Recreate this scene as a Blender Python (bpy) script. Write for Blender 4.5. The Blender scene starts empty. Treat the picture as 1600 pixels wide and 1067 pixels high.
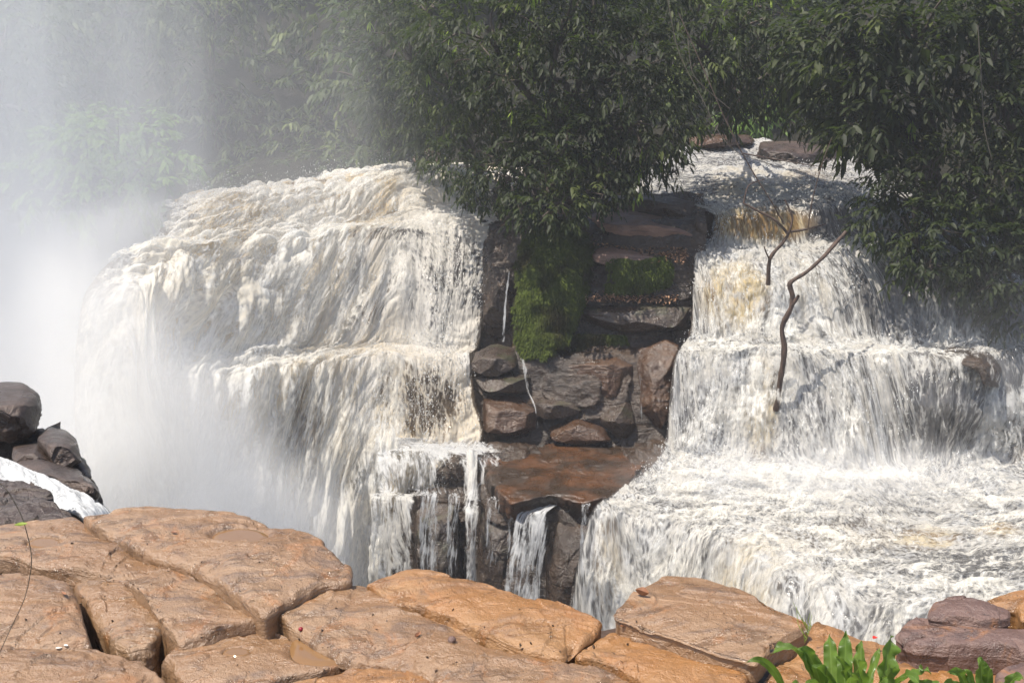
import bpy, math, random
import numpy as np
from mathutils import Vector, Euler

# ------------------------------------------------------------------ camera, world, sun
S = bpy.context.scene
COL = S.collection
F = 1715.0; PITCH = math.radians(11.3)
cam_d = bpy.data.cameras.new('camera'); cam = bpy.data.objects.new('camera', cam_d); COL.objects.link(cam)
cam_d.sensor_width = 36; cam_d.lens = 36*F/1600; cam_d.clip_end = 2000; cam_d.clip_start = 0.05
cam.location = (0, 0, 0); cam.rotation_euler = (math.pi/2-PITCH, 0, 0)
S.camera = cam
SUN_EL, SUN_AZ = math.radians(65), math.radians(-122)          # azimuth from +Y, negative = left
sd = Vector((math.sin(SUN_AZ)*math.cos(SUN_EL), math.cos(SUN_AZ)*math.cos(SUN_EL), math.sin(SUN_EL)))
w = bpy.data.worlds.new('World'); S.world = w; w.use_nodes = True
nt = w.node_tree; bg = nt.nodes['Background']; sky = nt.nodes.new('ShaderNodeTexSky')
sky.sky_type = 'NISHITA'; sky.sun_disc = False; sky.sun_elevation = SUN_EL; sky.sun_rotation = SUN_AZ
sky.dust_density = 2.0
nt.links.new(sky.outputs[0], bg.inputs[0]); bg.inputs[1].default_value = 0.13
sl = bpy.data.lights.new('sun', 'SUN'); sl.energy = 4.9; sl.angle = math.radians(0.5); sl.color = (1, .93, .82)
so = bpy.data.objects.new('sun', sl); COL.objects.link(so); so.rotation_euler = sd.to_track_quat('Z', 'Y').to_euler()
S.view_settings.view_transform = 'Standard'; S.view_settings.look = 'None'
S.view_settings.exposure = 0.58; S.view_settings.gamma = 1
S.cycles.max_bounces = 12; S.cycles.diffuse_bounces = 3; S.cycles.glossy_bounces = 3; S.cycles.transparent_max_bounces = 16
S.cycles.volume_bounces = 10; S.cycles.volume_step_rate = 3.0; S.cycles.volume_max_steps = 24; S.cycles.use_denoising = True
S.cycles.sample_clamp_indirect = 6

CP, SP = math.cos(PITCH), math.sin(PITCH)
def ray(px, py):
    a = (px-800)/F; b = (533.5-py)/F
    return np.array([a, CP + b*SP, -SP + b*CP])
def at(px, py, Y):
    r = ray(px, py); return r*(Y/r[1])
def on_plane(px, py, z0, tx=0., ty=0., y0=4.):
    """where the line of sight meets the plane z = z0 + tx*x + ty*(y-y0)"""
    r = ray(px, py); t = (z0-ty*y0)/(r[2]-tx*r[0]-ty*r[1]); return r*t
def proj(V):
    x = V[..., 0]; y = V[..., 1]*CP - V[..., 2]*SP; z = V[..., 1]*SP + V[..., 2]*CP
    return 800+F*x/y, 533.5-F*z/y

# ------------------------------------------------------------------ noise
def _hash(ix, iy, iz, seed):
    h = (ix.astype(np.uint64)*np.uint64(374761393) + iy.astype(np.uint64)*np.uint64(668265263)
         + iz.astype(np.uint64)*np.uint64(2147483647) + np.uint64(seed*974711+13))
    h &= np.uint64(0xffffffff)
    h = (h ^ (h >> np.uint64(13)))*np.uint64(1274126177) & np.uint64(0xffffffff)
    h = (h ^ (h >> np.uint64(16)))*np.uint64(2246822519) & np.uint64(0xffffffff)
    return ((h ^ (h >> np.uint64(15))) & np.uint64(0xffffff)).astype(np.float64)/0xffffff
def vnoise(P, seed=0):
    P = np.asarray(P, float)+1000.0
    i = np.floor(P).astype(np.int64); f = P-i; f = f*f*f*(f*(f*6-15)+10)
    out = 0
    for dx in (0, 1):
        wx = f[..., 0] if dx else 1-f[..., 0]
        for dy in (0, 1):
            wy = f[..., 1] if dy else 1-f[..., 1]
            for dz in (0, 1):
                wz = f[..., 2] if dz else 1-f[..., 2]
                out = out + wx*wy*wz*_hash(i[..., 0]+dx, i[..., 1]+dy, i[..., 2]+dz, seed)
    return out*2-1
def fbm(P, octv=4, seed=0, gain=.5, billow=False):
    a = 1.; s = 0.; t = 0.; P = np.asarray(P, float)
    for k in range(octv):
        n = vnoise(P*(2.03**k)+k*17.3, seed+k)
        s = s + a*(np.abs(n)*2-.6 if billow else n); t += a; a *= gain
    return s/t
def smooth(x, a, b):
    t = np.clip((x-a)/(b-a), 0, 1); return t*t*(3-2*t)

# ------------------------------------------------------------------ mesh + tags
def tag(o, label=None, cat=None, group=None, kind=None):
    if label: o['label'] = label
    if cat: o['category'] = cat
    if group: o['group'] = group
    if kind: o['kind'] = kind
    return o
def mk(name, V, Fc, mat, parent=None, origin=None, attrs=None, uv=None, smooth_=True, mats=None, midx=None):
    V = np.asarray(V, float).reshape(-1, 3)
    org = np.array(origin if origin is not None else (V.mean(0) if parent is None else (0, 0, 0)), float)
    if parent is not None and origin is None: org = np.array(parent['_o'])
    me = bpy.data.meshes.new(name)
    Fc = np.asarray(Fc, np.int32); k = Fc.shape[1]
    me.vertices.add(len(V)); me.vertices.foreach_set('co', (V-org).astype(np.float32).ravel())
    me.loops.add(Fc.size); me.loops.foreach_set('vertex_index', Fc.ravel())
    me.polygons.add(len(Fc)); me.polygons.foreach_set('loop_start', np.arange(0, Fc.size, k, dtype=np.int32))
    me.polygons.foreach_set('loop_total', np.full(len(Fc), k, np.int32))
    me.polygons.foreach_set('use_smooth', np.full(len(Fc), smooth_, bool))
    for m in (mats or [mat]): me.materials.append(m)
    if midx is not None: me.polygons.foreach_set('material_index', np.asarray(midx, np.int32))
    for kx, a in (attrs or {}).items():
        at_ = me.attributes.new(kx, 'FLOAT', 'POINT'); at_.data.foreach_set('value', np.asarray(a, np.float32).ravel())
    if uv is not None:
        u = me.uv_layers.new(name='UVMap'); u.data.foreach_set('uv', np.asarray(uv, np.float32).reshape(-1, 2)[Fc.ravel()].ravel())
    me.update(calc_edges=True)
    o = bpy.data.objects.new(name, me); COL.objects.link(o)
    if parent is None: o.location = org
    else: o.parent = parent
    return o
def empty(name, loc, label, cat, group=None):
    o = bpy.data.objects.new(name, None); COL.objects.link(o); o.location = loc; o.empty_display_size = .2
    o['_o'] = [float(a) for a in loc]
    return tag(o, label, cat, group)
def grid_faces(nu, nv, wrap=False):
    a = np.arange(nu if wrap else nu-1)[:, None]; b = np.arange(nv-1)[None]
    a2 = (a+1) % nu
    return np.stack([a*nv+b, a*nv+b+1, a2*nv+b+1, a2*nv+b], -1).reshape(-1, 4)
def join(parts):
    Vs, Fs, n = [], [], 0
    for V, f in parts:
        Vs.append(V); Fs.append(np.asarray(f)+n); n += len(V)
    return np.concatenate(Vs), np.concatenate(Fs)

# ------------------------------------------------------------------ materials
class G:
    def __init__(s, name):
        s.m = bpy.data.materials.new(name); s.m.use_nodes = True; s.t = s.m.node_tree; s.t.nodes.clear()
        s.out = s.t.nodes.new('ShaderNodeOutputMaterial')
    def n(s, typ, ins=None, **props):
        nd = s.t.nodes.new('ShaderNode'+typ)
        for k, v in props.items(): setattr(nd, k, v)
        for k, v in (ins or {}).items(): s.set(nd.inputs[k], v)
        return nd
    def set(s, sock, v):
        if isinstance(v, bpy.types.NodeSocket): s.t.links.new(v, sock)
        elif isinstance(v, bpy.types.Node): s.t.links.new(v.outputs[0], sock)
        else:
            if isinstance(v, tuple) and len(v) == 3 and sock.type == 'RGBA': v = v+(1,)
            sock.default_value = v
    def math(s, op, a, b=0., c=None, clamp=False):
        nd = s.n('Math', {0: a, 1: b}, operation=op, use_clamp=clamp)
        if c is not None: s.set(nd.inputs[2], c)
        return nd.outputs[0]
    def ss(s, x, a, b, lo=0., hi=1.):
        nd = s.n('MapRange', {'Value': x, 'From Min': a, 'From Max': b, 'To Min': lo, 'To Max': hi}, interpolation_type='SMOOTHSTEP')
        return nd.outputs[0]
    def mix(s, f, a, b):
        nd = s.n('Mix', data_type='RGBA'); s.set(nd.inputs[0], f); s.set(nd.inputs[6], a); s.set(nd.inputs[7], b)
        return nd.outputs[2]
    def noise(s, vec, scale, detail=4., rough=.55, dist=0.):
        return s.n('TexNoise', {'Vector': vec, 'Scale': scale, 'Detail': detail, 'Roughness': rough, 'Distortion': dist}).outputs[0]
    def vscale(s, vec, sc, loc=(0, 0, 0)):
        return s.n('Mapping', {'Vector': vec, 'Scale': sc, 'Location': loc}).outputs[0]
    def attr(s, name): return s.n('Attribute', attribute_name=name).outputs['Fac']
    def surf(s, sh): s.set(s.out.inputs['Surface'], sh); return s.m

def rock_mat(name, c1, c2, c3, wet=.5, bump=.5, scale=1., lo=.22, hi=.7, dark=.25, moss=0., stria=.35, crack=.12, pits=False):
    g = G(name); co = g.n('TexCoord').outputs['Object']
    big = g.noise(co, 1.1*scale, 5, .6, .4); mid = g.noise(co, 4.5*scale, 6, .62, .6); fine = g.noise(co, 26*scale, 6, .65)
    grain = g.noise(co, 120*scale, 3, .6)
    st = g.noise(g.vscale(co, (1.2, 3.5, 9.)), 1.6*scale, 5, .6, 1.2)
    col = g.mix(g.ss(big, .38, .62), c1, c2)
    col = g.mix(g.ss(st, .5, .72, 0, .75), col, c3)
    col = g.mix(g.ss(mid, .56, .74, 0, dark), col, tuple(a*.35 for a in c3))
    col = g.mix(g.ss(fine, .58, .75, 0, .35), col, tuple(min(1, a*1.5) for a in c2))
    col = g.mix(g.ss(grain, .6, .75, 0, .4), col, tuple(a*.45 for a in c1))
    if moss:
        nz = g.n('SeparateXYZ', {0: g.n('NewGeometry').outputs['Normal']}).outputs[2]
        mk_ = g.math('MULTIPLY', g.ss(g.noise(co, 2.2, 5, .6), .5, .62), g.ss(nz, -.1, .7))
        col = g.mix(g.math('MULTIPLY', mk_, moss), col, (.05, .09, .02))
    wetn = g.ss(g.noise(g.vscale(co, (1., 1.6, 1.)), 2.1*scale, 6, .68, 1.0), .53, .60)
    pitv = g.n('TexVoronoi', {'Vector': g.n('VectorMath', {0: g.vscale(co, (1, 1.5, 1)), 1: g.n('TexNoise', {'Vector': co, 'Scale': 9.}).outputs[1]}, operation='ADD').outputs[0], 'Scale': 9.*scale}).outputs[0]
    pit = g.math('MULTIPLY', g.ss(pitv, .05, .22, 1, 0), g.ss(mid, .5, .6))
    if pits:
        col = g.mix(g.math('MULTIPLY', wetn, .55), col, tuple(a*.42 for a in c1)); col = g.mix(g.math('MULTIPLY', pit, .7), col, tuple(a*.3 for a in c3))
        rust = g.ss(g.noise(co, 3.3*scale, 5, .7, .8), .55, .68, 0, .6); col = g.mix(rust, col, (.30, .125, .035))
    h = g.math('ADD', g.math('MULTIPLY', mid, .5), g.math('MULTIPLY', fine, .34))
    if pits: h = g.math('SUBTRACT', h, g.math('MULTIPLY', pit, .22))
    h = g.math('ADD', h, g.math('MULTIPLY', grain, .12)); h = g.math('ADD', h, g.math('MULTIPLY', st, stria))
    vo = g.n('TexVoronoi', {'Vector': g.vscale(g.n('VectorMath', {0: co, 1: g.n('TexNoise', {'Vector': co, 'Scale': 3.*scale}).outputs[1]}, operation='ADD').outputs[0], (1, 1, 1)), 'Scale': 1.6*scale}, feature='DISTANCE_TO_EDGE').outputs[0]
    crk = g.math('MULTIPLY', g.ss(vo, 0, .03, 1, 0), g.ss(big, .5, .6))
    h = g.math('SUBTRACT', h, g.math('MULTIPLY', crk, crack))
    bp = g.n('Bump', {'Strength': bump, 'Distance': .06/scale, 'Height': h})
    r = g.ss(g.noise(co, 2.6*scale, 4, .6, .5), .5-.18, .5+.18, lo, hi)
    r = g.math('ADD', r, g.math('MULTIPLY', fine, .1))
    if pits: r = g.math('SUBTRACT', r, g.math('MULTIPLY', wetn, .26))
    return g.surf(g.n('BsdfPrincipled', {'Base Color': col, 'Roughness': r, 'Specular IOR Level': wet, 'Normal': bp}))

def water_mat(name, su=1., sv=1., foamc=(.88, .885, .87), tanc=(.80, .66, .40), deep=(.040, .043, .048), lace=.30, bumpd=.05, soft=.26, leap=False):
    g = G(name); uv = g.n('TexCoord').outputs['UV']
    Fm, T, H = g.attr('foam'), g.attr('tan'), g.attr('thin')
    wob = g.n('TexNoise', {'Vector': g.vscale(uv, (.9*su, .5*sv, 1)), 'Scale': 1., 'Detail': 2.}).outputs[1]
    off = g.n('VectorMath', {0: wob, 1: (.5, .5, .5)}, operation='SUBTRACT').outputs[0]
    off = g.n('VectorMath', {0: off}, operation='SCALE'); off.inputs['Scale'].default_value = .8; off = off.outputs[0]
    wv = g.n('VectorMath', {0: uv, 1: off}, operation='ADD').outputs[0]
    strand = g.noise(g.vscale(wv, (4.2*su, .55*sv, 1)), 1., 3, .62)
    thread = g.noise(g.vscale(wv, (15*su, 1.6*sv, 1), (5, 3, 1)), 1., 3, .68)
    clump = g.noise(g.vscale(wv, (1.3*su, .8*sv, 1), (1, 8, 2)), 1., 4, .62)
    fine = g.noise(g.vscale(wv, (16*su, 7*sv, 1), (3, 1, 2)), 1., 3, .7)
    vv = g.n('VectorMath', {0: g.vscale(wv, (7*su, 3.4*sv, 1)), 1: g.n('TexNoise', {'Vector': g.vscale(uv, (9*su, 5*sv, 1)), 'Scale': 1., 'Detail': 2.}).outputs[1]}, operation='ADD').outputs[0]
    vo = g.n('TexVoronoi', {'Vector': vv, 'Scale': 1.}, feature='DISTANCE_TO_EDGE').outputs[0]
    lc = g.ss(vo, 0, .30, 1, 0)
    # (noise values hover round .5) -> P about .5 with wide spread
    def c(x, k): return g.math('MULTIPLY', g.math('SUBTRACT', x, .5), k)
    P = g.math('ADD', c(strand, 1.1), c(thread, 1.0)); P = g.math('ADD', P, c(clump, 1.7)); P = g.math('ADD', P, c(fine, .6))
    P = g.math('ADD', P, c(lc, lace)); P = g.math('ADD', P, .5)
    th = g.math('SUBTRACT', 1.0, Fm)
    lo = g.math('SUBTRACT', th, soft); hi = g.math('ADD', th, soft)
    M = g.n('MapRange', {'Value': P, 'From Min': lo, 'From Max': hi}, interpolation_type='SMOOTHSTEP').outputs[0]
    tn = g.math('MULTIPLY', T, g.ss(clump, .36, .58), clamp=True)
    fc = g.mix(tn, foamc, tanc)
    fc = g.mix(g.ss(fine, .42, .62, .34, 0), fc, tuple(a*.62 for a in foamc))
    dcol = g.mix(g.math('MULTIPLY', T, .9), deep, (.20, .125, .045))
    bh = g.math('ADD', thread, g.math('MULTIPLY', fine, .6))
    bp = g.n('Bump', {'Strength': .75, 'Distance': bumpd, 'Height': bh})
    foam = g.n('BsdfDiffuse', {'Color': fc}) if leap else g.n('BsdfPrincipled', {'Base Color': fc, 'Roughness': .55, 'Specular IOR Level': .3, 'Normal': bp})
    tr = g.n('BsdfTranslucent', {'Color': fc})
    foam = g.n('MixShader', {0: .42, 1: foam.outputs[0], 2: tr.outputs[0]})
    dk = g.n('BsdfPrincipled', {'Base Color': dcol, 'Roughness': .16, 'Specular IOR Level': .55, 'Normal': bp})
    tp = g.n('BsdfTransparent')
    back = tp if leap else g.n('MixShader', {0: H, 1: dk.outputs[0], 2: tp.outputs[0]})
    return g.surf(g.n('MixShader', {0: M, 1: back.outputs[0], 2: foam.outputs[0]}))

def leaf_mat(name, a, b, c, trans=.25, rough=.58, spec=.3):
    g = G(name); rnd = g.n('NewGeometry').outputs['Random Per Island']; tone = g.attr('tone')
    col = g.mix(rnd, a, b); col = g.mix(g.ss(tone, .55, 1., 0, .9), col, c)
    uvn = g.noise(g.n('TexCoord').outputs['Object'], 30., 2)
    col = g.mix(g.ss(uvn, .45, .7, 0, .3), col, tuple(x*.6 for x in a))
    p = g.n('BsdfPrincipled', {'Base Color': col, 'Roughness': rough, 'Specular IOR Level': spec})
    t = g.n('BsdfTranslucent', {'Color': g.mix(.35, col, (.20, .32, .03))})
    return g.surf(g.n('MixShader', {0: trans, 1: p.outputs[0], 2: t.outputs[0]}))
def bark_mat(name, c, c2):
    g = G(name); co = g.n('TexCoord').outputs['Object']
    n1 = g.noise(g.vscale(co, (6, 6, 1.5)), 3., 5, .65); n2 = g.noise(co, 2., 4)
    col = g.mix(g.ss(n1, .4, .65), c, c2)
    bp = g.n('Bump', {'Strength': .7, 'Distance': .03, 'Height': n1})
    return g.surf(g.n('BsdfPrincipled', {'Base Color': col, 'Roughness': .75, 'Normal': bp}))

M_near = rock_mat('sandstone', (.225, .122, .056), (.262, .156, .082), (.092, .056, .038), wet=1., bump=.8, scale=1.5, lo=.14, hi=.5, crack=.03, pits=True)
M_near2 = rock_mat('orange sandstone', (.28, .130, .042), (.30, .16, .065), (.15, .08, .04), wet=.8, bump=.75, scale=1.5, lo=.18, hi=.5, crack=.03, pits=True)
M_purple = rock_mat('purple sandstone', (.12, .070, .056), (.16, .095, .075), (.07, .045, .04), wet=.7, bump=.8, scale=1.6, lo=.25, hi=.6, crack=.03, pits=True)
M_crev = rock_mat('crevice rock', (.055, .033, .022), (.08, .05, .033), (.05, .035, .03), wet=.4, bump=.6, scale=1.6)
M_cliff = rock_mat('wet cliff rock', (.026, .016, .010), (.050, .029, .016), (.020, .016, .014), wet=.7, bump=.9, scale=.7, lo=.12, hi=.5, stria=.6)
M_brown = rock_mat('brown cliff rock', (.050, .026, .014), (.085, .044, .023), (.030, .022, .020), wet=.7, bump=.8, scale=.8, lo=.12, hi=.5)
M_lit = rock_mat('reddish rock painted sunlit', (.20, .12, .09), (.26, .16, .12), (.08, .05, .04), wet=.4, bump=.6, scale=.8, lo=.4, hi=.7)  # sunlight on the upper slabs put into a paler base colour
M_grey = rock_mat('grey cliff rock', (.034, .023, .017), (.066, .046, .034), (.024, .020, .020), wet=.7, bump=.8, scale=.8, lo=.12, hi=.5, moss=.2)
M_dark = rock_mat('dark wet boulder rock', (.045, .030, .022), (.085, .055, .040), (.03, .022, .018), wet=.7, bump=.8, scale=1.2, lo=.18, hi=.5)
M_shelf = rock_mat('stream shelf rock', (.032, .020, .012), (.085, .036, .014), (.035, .025, .018), wet=.6, bump=.6, scale=.9, lo=.12, hi=.5)
M_soil = rock_mat('forest soil', (.010, .010, .006), (.018, .016, .009), (.007, .007, .005), wet=.2, bump=.8, scale=.8, lo=.7, hi=.95)
M_fall = water_mat('falling water', foamc=(.88, .845, .78), tanc=(.80, .63, .38))
M_right = water_mat('falling water of the right falls', foamc=(.66, .665, .665), tanc=(.68, .54, .30), lace=.40, soft=.35, deep=(.060, .074, .090))
M_fine = water_mat('thin water', su=1.4, sv=.8, lace=.15, foamc=(.72, .73, .74))
M_small = water_mat('small stream water', su=2.6, sv=2.2, lace=.2, bumpd=.0005)
M_leap = water_mat('leaping spray', leap=True, soft=.42, bumpd=.04, lace=.2)
M_pool = water_mat('pool water', su=.75, sv=1.9, lace=.5, bumpd=.14)
M_leafA = leaf_mat('drooping leaf', (.009, .014, .004), (.024, .033, .009), (.080, .098, .022))
M_leafB = leaf_mat('small leaf', (.010, .016, .005), (.026, .037, .010), (.065, .080, .018))
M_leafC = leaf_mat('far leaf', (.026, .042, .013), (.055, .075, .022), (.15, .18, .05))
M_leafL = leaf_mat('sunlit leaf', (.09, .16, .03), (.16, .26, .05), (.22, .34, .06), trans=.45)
M_young = leaf_mat('young pale leaf', (.26, .37, .06), (.38, .48, .10), (.42, .50, .12), trans=.45)
M_bark = bark_mat('bark', (.06, .045, .035), (.11, .085, .065))
M_dead = bark_mat('dead wood', (.045, .028, .02), (.10, .062, .045))
M_vine = bark_mat('vine bark', (.06, .05, .035), (.10, .085, .06))

# ------------------------------------------------------------------ lofts
def cr(A, n, axis):
    """Catmull-Rom resample along axis, tension softened"""
    A = np.moveaxis(np.asarray(A, float), axis, 0); k = len(A)
    t = np.linspace(0, k-1, n); i = np.minimum(t.astype(int), k-2); f = (t-i).reshape(-1, *([1]*(A.ndim-1)))
    p0 = A[np.maximum(i-1, 0)]; p1 = A[i]; p2 = A[i+1]; p3 = A[np.minimum(i+2, k-1)]
    m1 = (p2-p0)*.38; m2 = (p3-p1)*.38
    out = (2*f**3-3*f**2+1)*p1+(f**3-2*f**2+f)*m1+(-2*f**3+3*f**2)*p2+(f**3-f**2)*m2
    return np.moveaxis(out, 0, axis)
def loft(ctrl, nu, nv, warp=0., seed=0, vflat=2.2):
    """ctrl[i][j] = (px,py,Y); returns V (nu,nv,3), uv, normals"""
    P = np.array([[at(*c[:3]) for c in st] for st in ctrl])
    # distribute rows by length so that faces stay even
    L = np.linalg.norm(np.diff(P, axis=1), axis=2).mean(0); s = np.concatenate([[0], np.cumsum(L)])
    D = cr(cr(P, nu, 0), 60*(P.shape[1]-1)+1, 1)
    sk = np.interp(np.linspace(0, s[-1], nv), s, np.arange(len(s)))*60
    i = np.minimum(sk.astype(int), D.shape[1]-2); f = (sk-i)[None, :, None]
    V = D[:, i]*(1-f)+D[:, i+1]*f
    if warp:   # uneven ledges: slide rows along the flow
        sh = fbm(np.stack([V[..., 0]*.6, V[..., 1]*.2, V[..., 2]*.25], -1), 4, seed)*warp
        jj = np.clip(np.arange(nv)[None]+sh*nv/s[-1]*np.sin(np.linspace(0, np.pi, nv))[None], 0, nv-1.001)
        j0 = jj.astype(int); ff = (jj-j0)[..., None]; I = np.arange(nu)[:, None]
        V = V[I, j0]*(1-ff)+V[I, np.minimum(j0+1, nv-1)]*ff
    gu = np.gradient(V, axis=0); gv = np.gradient(V, axis=1)
    N = np.cross(gv, gu); N /= np.linalg.norm(N, axis=2, keepdims=True)+1e-9
    dv = np.linalg.norm(np.diff(V, axis=1), axis=2)*(1+vflat*smooth(np.abs(N[:, 1:, 2]), .5, .95)); vv = np.concatenate([np.zeros((nu, 1)), np.cumsum(dv, 1)], 1)
    du = np.linalg.norm(np.diff(V, axis=0), axis=2).mean(1); uu = np.concatenate([[0], np.cumsum(du)])[:, None]*np.ones((1, nv))
    return V, np.stack([uu, vv], -1), N
def paint(V, base, blobs):
    px, py = proj(V); A = np.full(px.shape, float(base)) if np.isscalar(base) else base.copy()
    for (x, y, rx, ry, v) in blobs:
        d = np.sqrt(((px-x)/rx)**2+((py-y)/ry)**2); wgt = 1-smooth(d, .45, 1.15)
        A = A*(1-wgt)+v*wgt
    return A
def edge_fade(nu, nv, wl, wr, wt=0, wb=0, seed=0, UV=None):
    u = np.linspace(0, 1, nu)[:, None]*np.ones((1, nv)); v = np.linspace(0, 1, nv)[None]*np.ones((nu, 1))
    e = np.ones((nu, nv))
    if wl: e = np.minimum(e, smooth(u, 0, wl))
    if wr: e = np.minimum(e, smooth(1-u, 0, wr))
    if wt: e = np.minimum(e, smooth(v, 0, wt))
    if wb: e = np.minimum(e, smooth(1-v, 0, wb))
    return e
def water(name, ctrl, nu, nv, mat, amp, foam, tan, thin=0., foam_b=(), tan_b=(), thin_b=(), fade=(0, 0, 0, 0), seed=1,
          bed=None, warp=0., fs=(1.6, .8), hole_f=-.35, patch=.30):
    V, UV, N = loft(ctrl, nu, nv, warp, seed, 0 if 'strand' in name else 2.2)
    Fm = paint(V, foam, foam_b); T = paint(V, tan, tan_b); H = paint(V, thin, thin_b)
    Fm = Fm+patch*fbm(np.stack([V[..., 0]*.9, V[..., 1]*.5, V[..., 2]*.45], -1), 4, seed+50, .6)
    e = edge_fade(nu, nv, *fade)
    Fm = Fm*e + hole_f*(1-e); H = np.maximum(H, 1-e)
    Q = np.stack([UV[..., 0]*fs[0], UV[..., 1]*fs[1], N[..., 2]*.4], -1)
    n = fbm(Q, 5, seed, .44, billow=True)+.8*fbm(Q*.45, 3, seed+9)
    st = fbm(np.stack([UV[..., 0]*4, UV[..., 1]*.7, 0*UV[..., 0]], -1), 4, seed+5)
    steep = 1-np.abs(N[..., 2])
    d = amp*(n*(.35+.65*np.clip(Fm, 0, 1))+.45*st*steep)
    W = V+N*d[..., None]
    o = mk(name, W, grid_faces(nu, nv), mat, attrs={'foam': Fm, 'tan': T, 'thin': H}, uv=UV)
    tag(o, kind='structure')
    if bed:
        Vb, UVb, Nb = loft([[(c[0], c[1], c[2]+.45) for c in st_] for st_ in ctrl], nu//3, nv//3, warp, seed)
        r = fbm(Vb*.9, 5, seed+3, .55)
        mk('riverbed', Vb-Nb*.15+Nb*(r*.3)[..., None], grid_faces(nu//3, nv//3), bed)['kind'] = 'structure'
    return W, N, Fm

# ---- left falls
LW = [
 [(245,326,30),(258,330,26.5),(240,368,24.5),(175,400,22.5),(135,450,21.5),(118,540,21),(115,620,20.6),(120,700,20.3),(125,780,20.2),(130,880,20.1),(130,1000,20)],
 [(300,308,31),(330,312,27),(312,372,25),(280,388,23.7),(245,450,22.2),(225,555,21.3),(218,612,20.9),(215,720,20.7),(215,800,20.6),(215,880,20.5),(215,1010,20.4)],
 [(400,296,33),(420,298,28.5),(415,350,26.8),(395,380,25.6),(370,450,24.4),(345,545,23.4),(338,585,22.6),(332,690,22.1),(330,760,21.9),(330,860,21.8),(330,1010,21.6)],
 [(520,276,35),(530,284,30),(532,345,28.5),(520,364,27.2),(502,450,26.2),(482,542,25.3),(474,568,24.1),(466,660,23.7),(462,740,23.3),(460,850,23.1),(458,1010,22.9)],
 [(620,262,37),(625,268,31),(632,338,29.3),(622,356,28),(610,450,27),(598,534,26.3),(590,557,25.1),(580,640,24.6),(572,720,24.1),(566,850,23.8),(562,1010,23.6)],
 [(690,258,37),(700,272,31),(708,336,29.5),(702,350,28.4),(695,450,27.2),(684,538,26.4),(674,556,25.3),(668,630,24.8),(656,700,24.3),(630,800,23.8),(615,1010,23.5)],
 [(830,262,37),(805,300,30.8),(802,340,29.6),(768,354,28.6),(760,450,27.4),(750,535,26.6),(737,556,25.5),(744,625,25),(754,690,24.5),(670,800,24),(650,1010,23.7)]]
fl = water('waterfall', LW, 520, 620, M_fall, .16, 1.16, .55, 0.,
  foam_b=[(370,520,230,260,1.35),(650,400,190,45,.85),(620,470,120,90,.80),(700,450,75,95,.60),(600,366,110,13,.42),(760,320,60,28,.5),(655,628,95,80,.44),(560,330,60,8,.5),(760,450,30,90,.5),(470,655,70,75,.42),(620,548,200,12,.98),(700,692,80,8,.95),
          (640,552,110,12,.95),(690,348,110,12,.92),(480,290,90,14,.6),(600,276,90,12,.6),(580,430,90,50,.95),(714,410,7,50,.05),
          (620,840,70,110,.48),(470,640,60,60,.5),(440,800,60,100,.75)],
  tan_b=[(330,345,110,50,2.4),(560,320,120,34,1.5),(480,290,160,16,2.),(300,450,170,120,1.1),(480,430,120,70,.6),(250,600,110,120,.9),(400,600,90,80,.7),(690,420,110,200,.1),(270,300,60,40,1.3),(560,650,25,110,.6),(540,850,60,140,.5),(500,283,120,12,1.),(690,300,80,26,.35)],
  thin_b=[(760,320,60,30,.7),(650,620,80,60,.5)], fade=(.22, .035), seed=3, bed=M_cliff, warp=.3, fs=(1.3, 1.15), patch=.20)
# second, looser layer of leaping water in front of the heavy falls
LW2 = [[(c[0]+(0 if j < 2 else -14+6*(i % 2)), c[1], c[2]-(.15 if j < 1 else .75)) for j, c in enumerate(st)] for i, st in enumerate(LW[:6])]
water('leaping_water', LW2, 360, 420, M_leap, .38, .60, .3, 1., foam_b=[(670,450,150,230,.10),(520,560,90,200,.3),(300,330,140,50,.4),(470,680,140,100,.4)], tan_b=[(300,450,160,100,.5)],
  fade=(.08, .12, .08), seed=21, fs=(1.1, .7), warp=1.)
# ---- veil and lower strands of the left falls
water('water_veil', [
 [(580,676,24.6),(580,704,23.6),(582,735,23.2),(586,768,22.9),(590,780,22.4)],
 [(650,680,24.5),(645,702,23.4),(650,735,23),(655,768,22.8),(655,776,22.3)],
 [(720,684,24.4),(715,706,23.2),(722,738,22.8),(724,770,22.6),(728,782,22.2)],
 [(800,694,24),(798,716,23),(794,745,22.7),(784,778,22.5),(770,792,22.1)]], 260, 120, M_fine, .08, .50, .1, 1.,
  foam_b=[(650,698,60,8,.75),(735,698,50,12,.85),(705,740,30,30,.25),(760,750,20,30,.48),(735,740,10,50,.95)], fade=(.08, .16, .12, .12), seed=5, patch=.6)
water('water_veil', [
 [(572,766,22.9),(576,782,22.3),(578,860,22.1),(580,1010,22)],
 [(612,768,22.8),(616,782,22.2),(620,860,22),(622,1010,21.9)],
 [(656,770,22.7),(652,784,22.1),(648,860,21.9),(648,1010,21.8)]], 90, 220, M_fine, .08, .50, .25, 1., fade=(.1, .2, .1), seed=6, patch=.5)
water('water_strand', [
 [(722,700,23.1),(727,745,22.6),(722,778,22.3),(716,800,21.7),(722,850,21.5),(718,960,21.4)],
 [(737,700,23.0),(738,745,22.5),(738,778,22.2),(736,800,21.6),(736,850,21.4),(733,960,21.3)],
 [(755,702,23.1),(750,745,22.6),(760,778,22.3),(757,800,21.7),(750,850,21.5),(748,960,21.4)]], 50, 220, M_fine, .08, .66, .25, 1., fade=(.4, .4, .03), seed=7)
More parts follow.
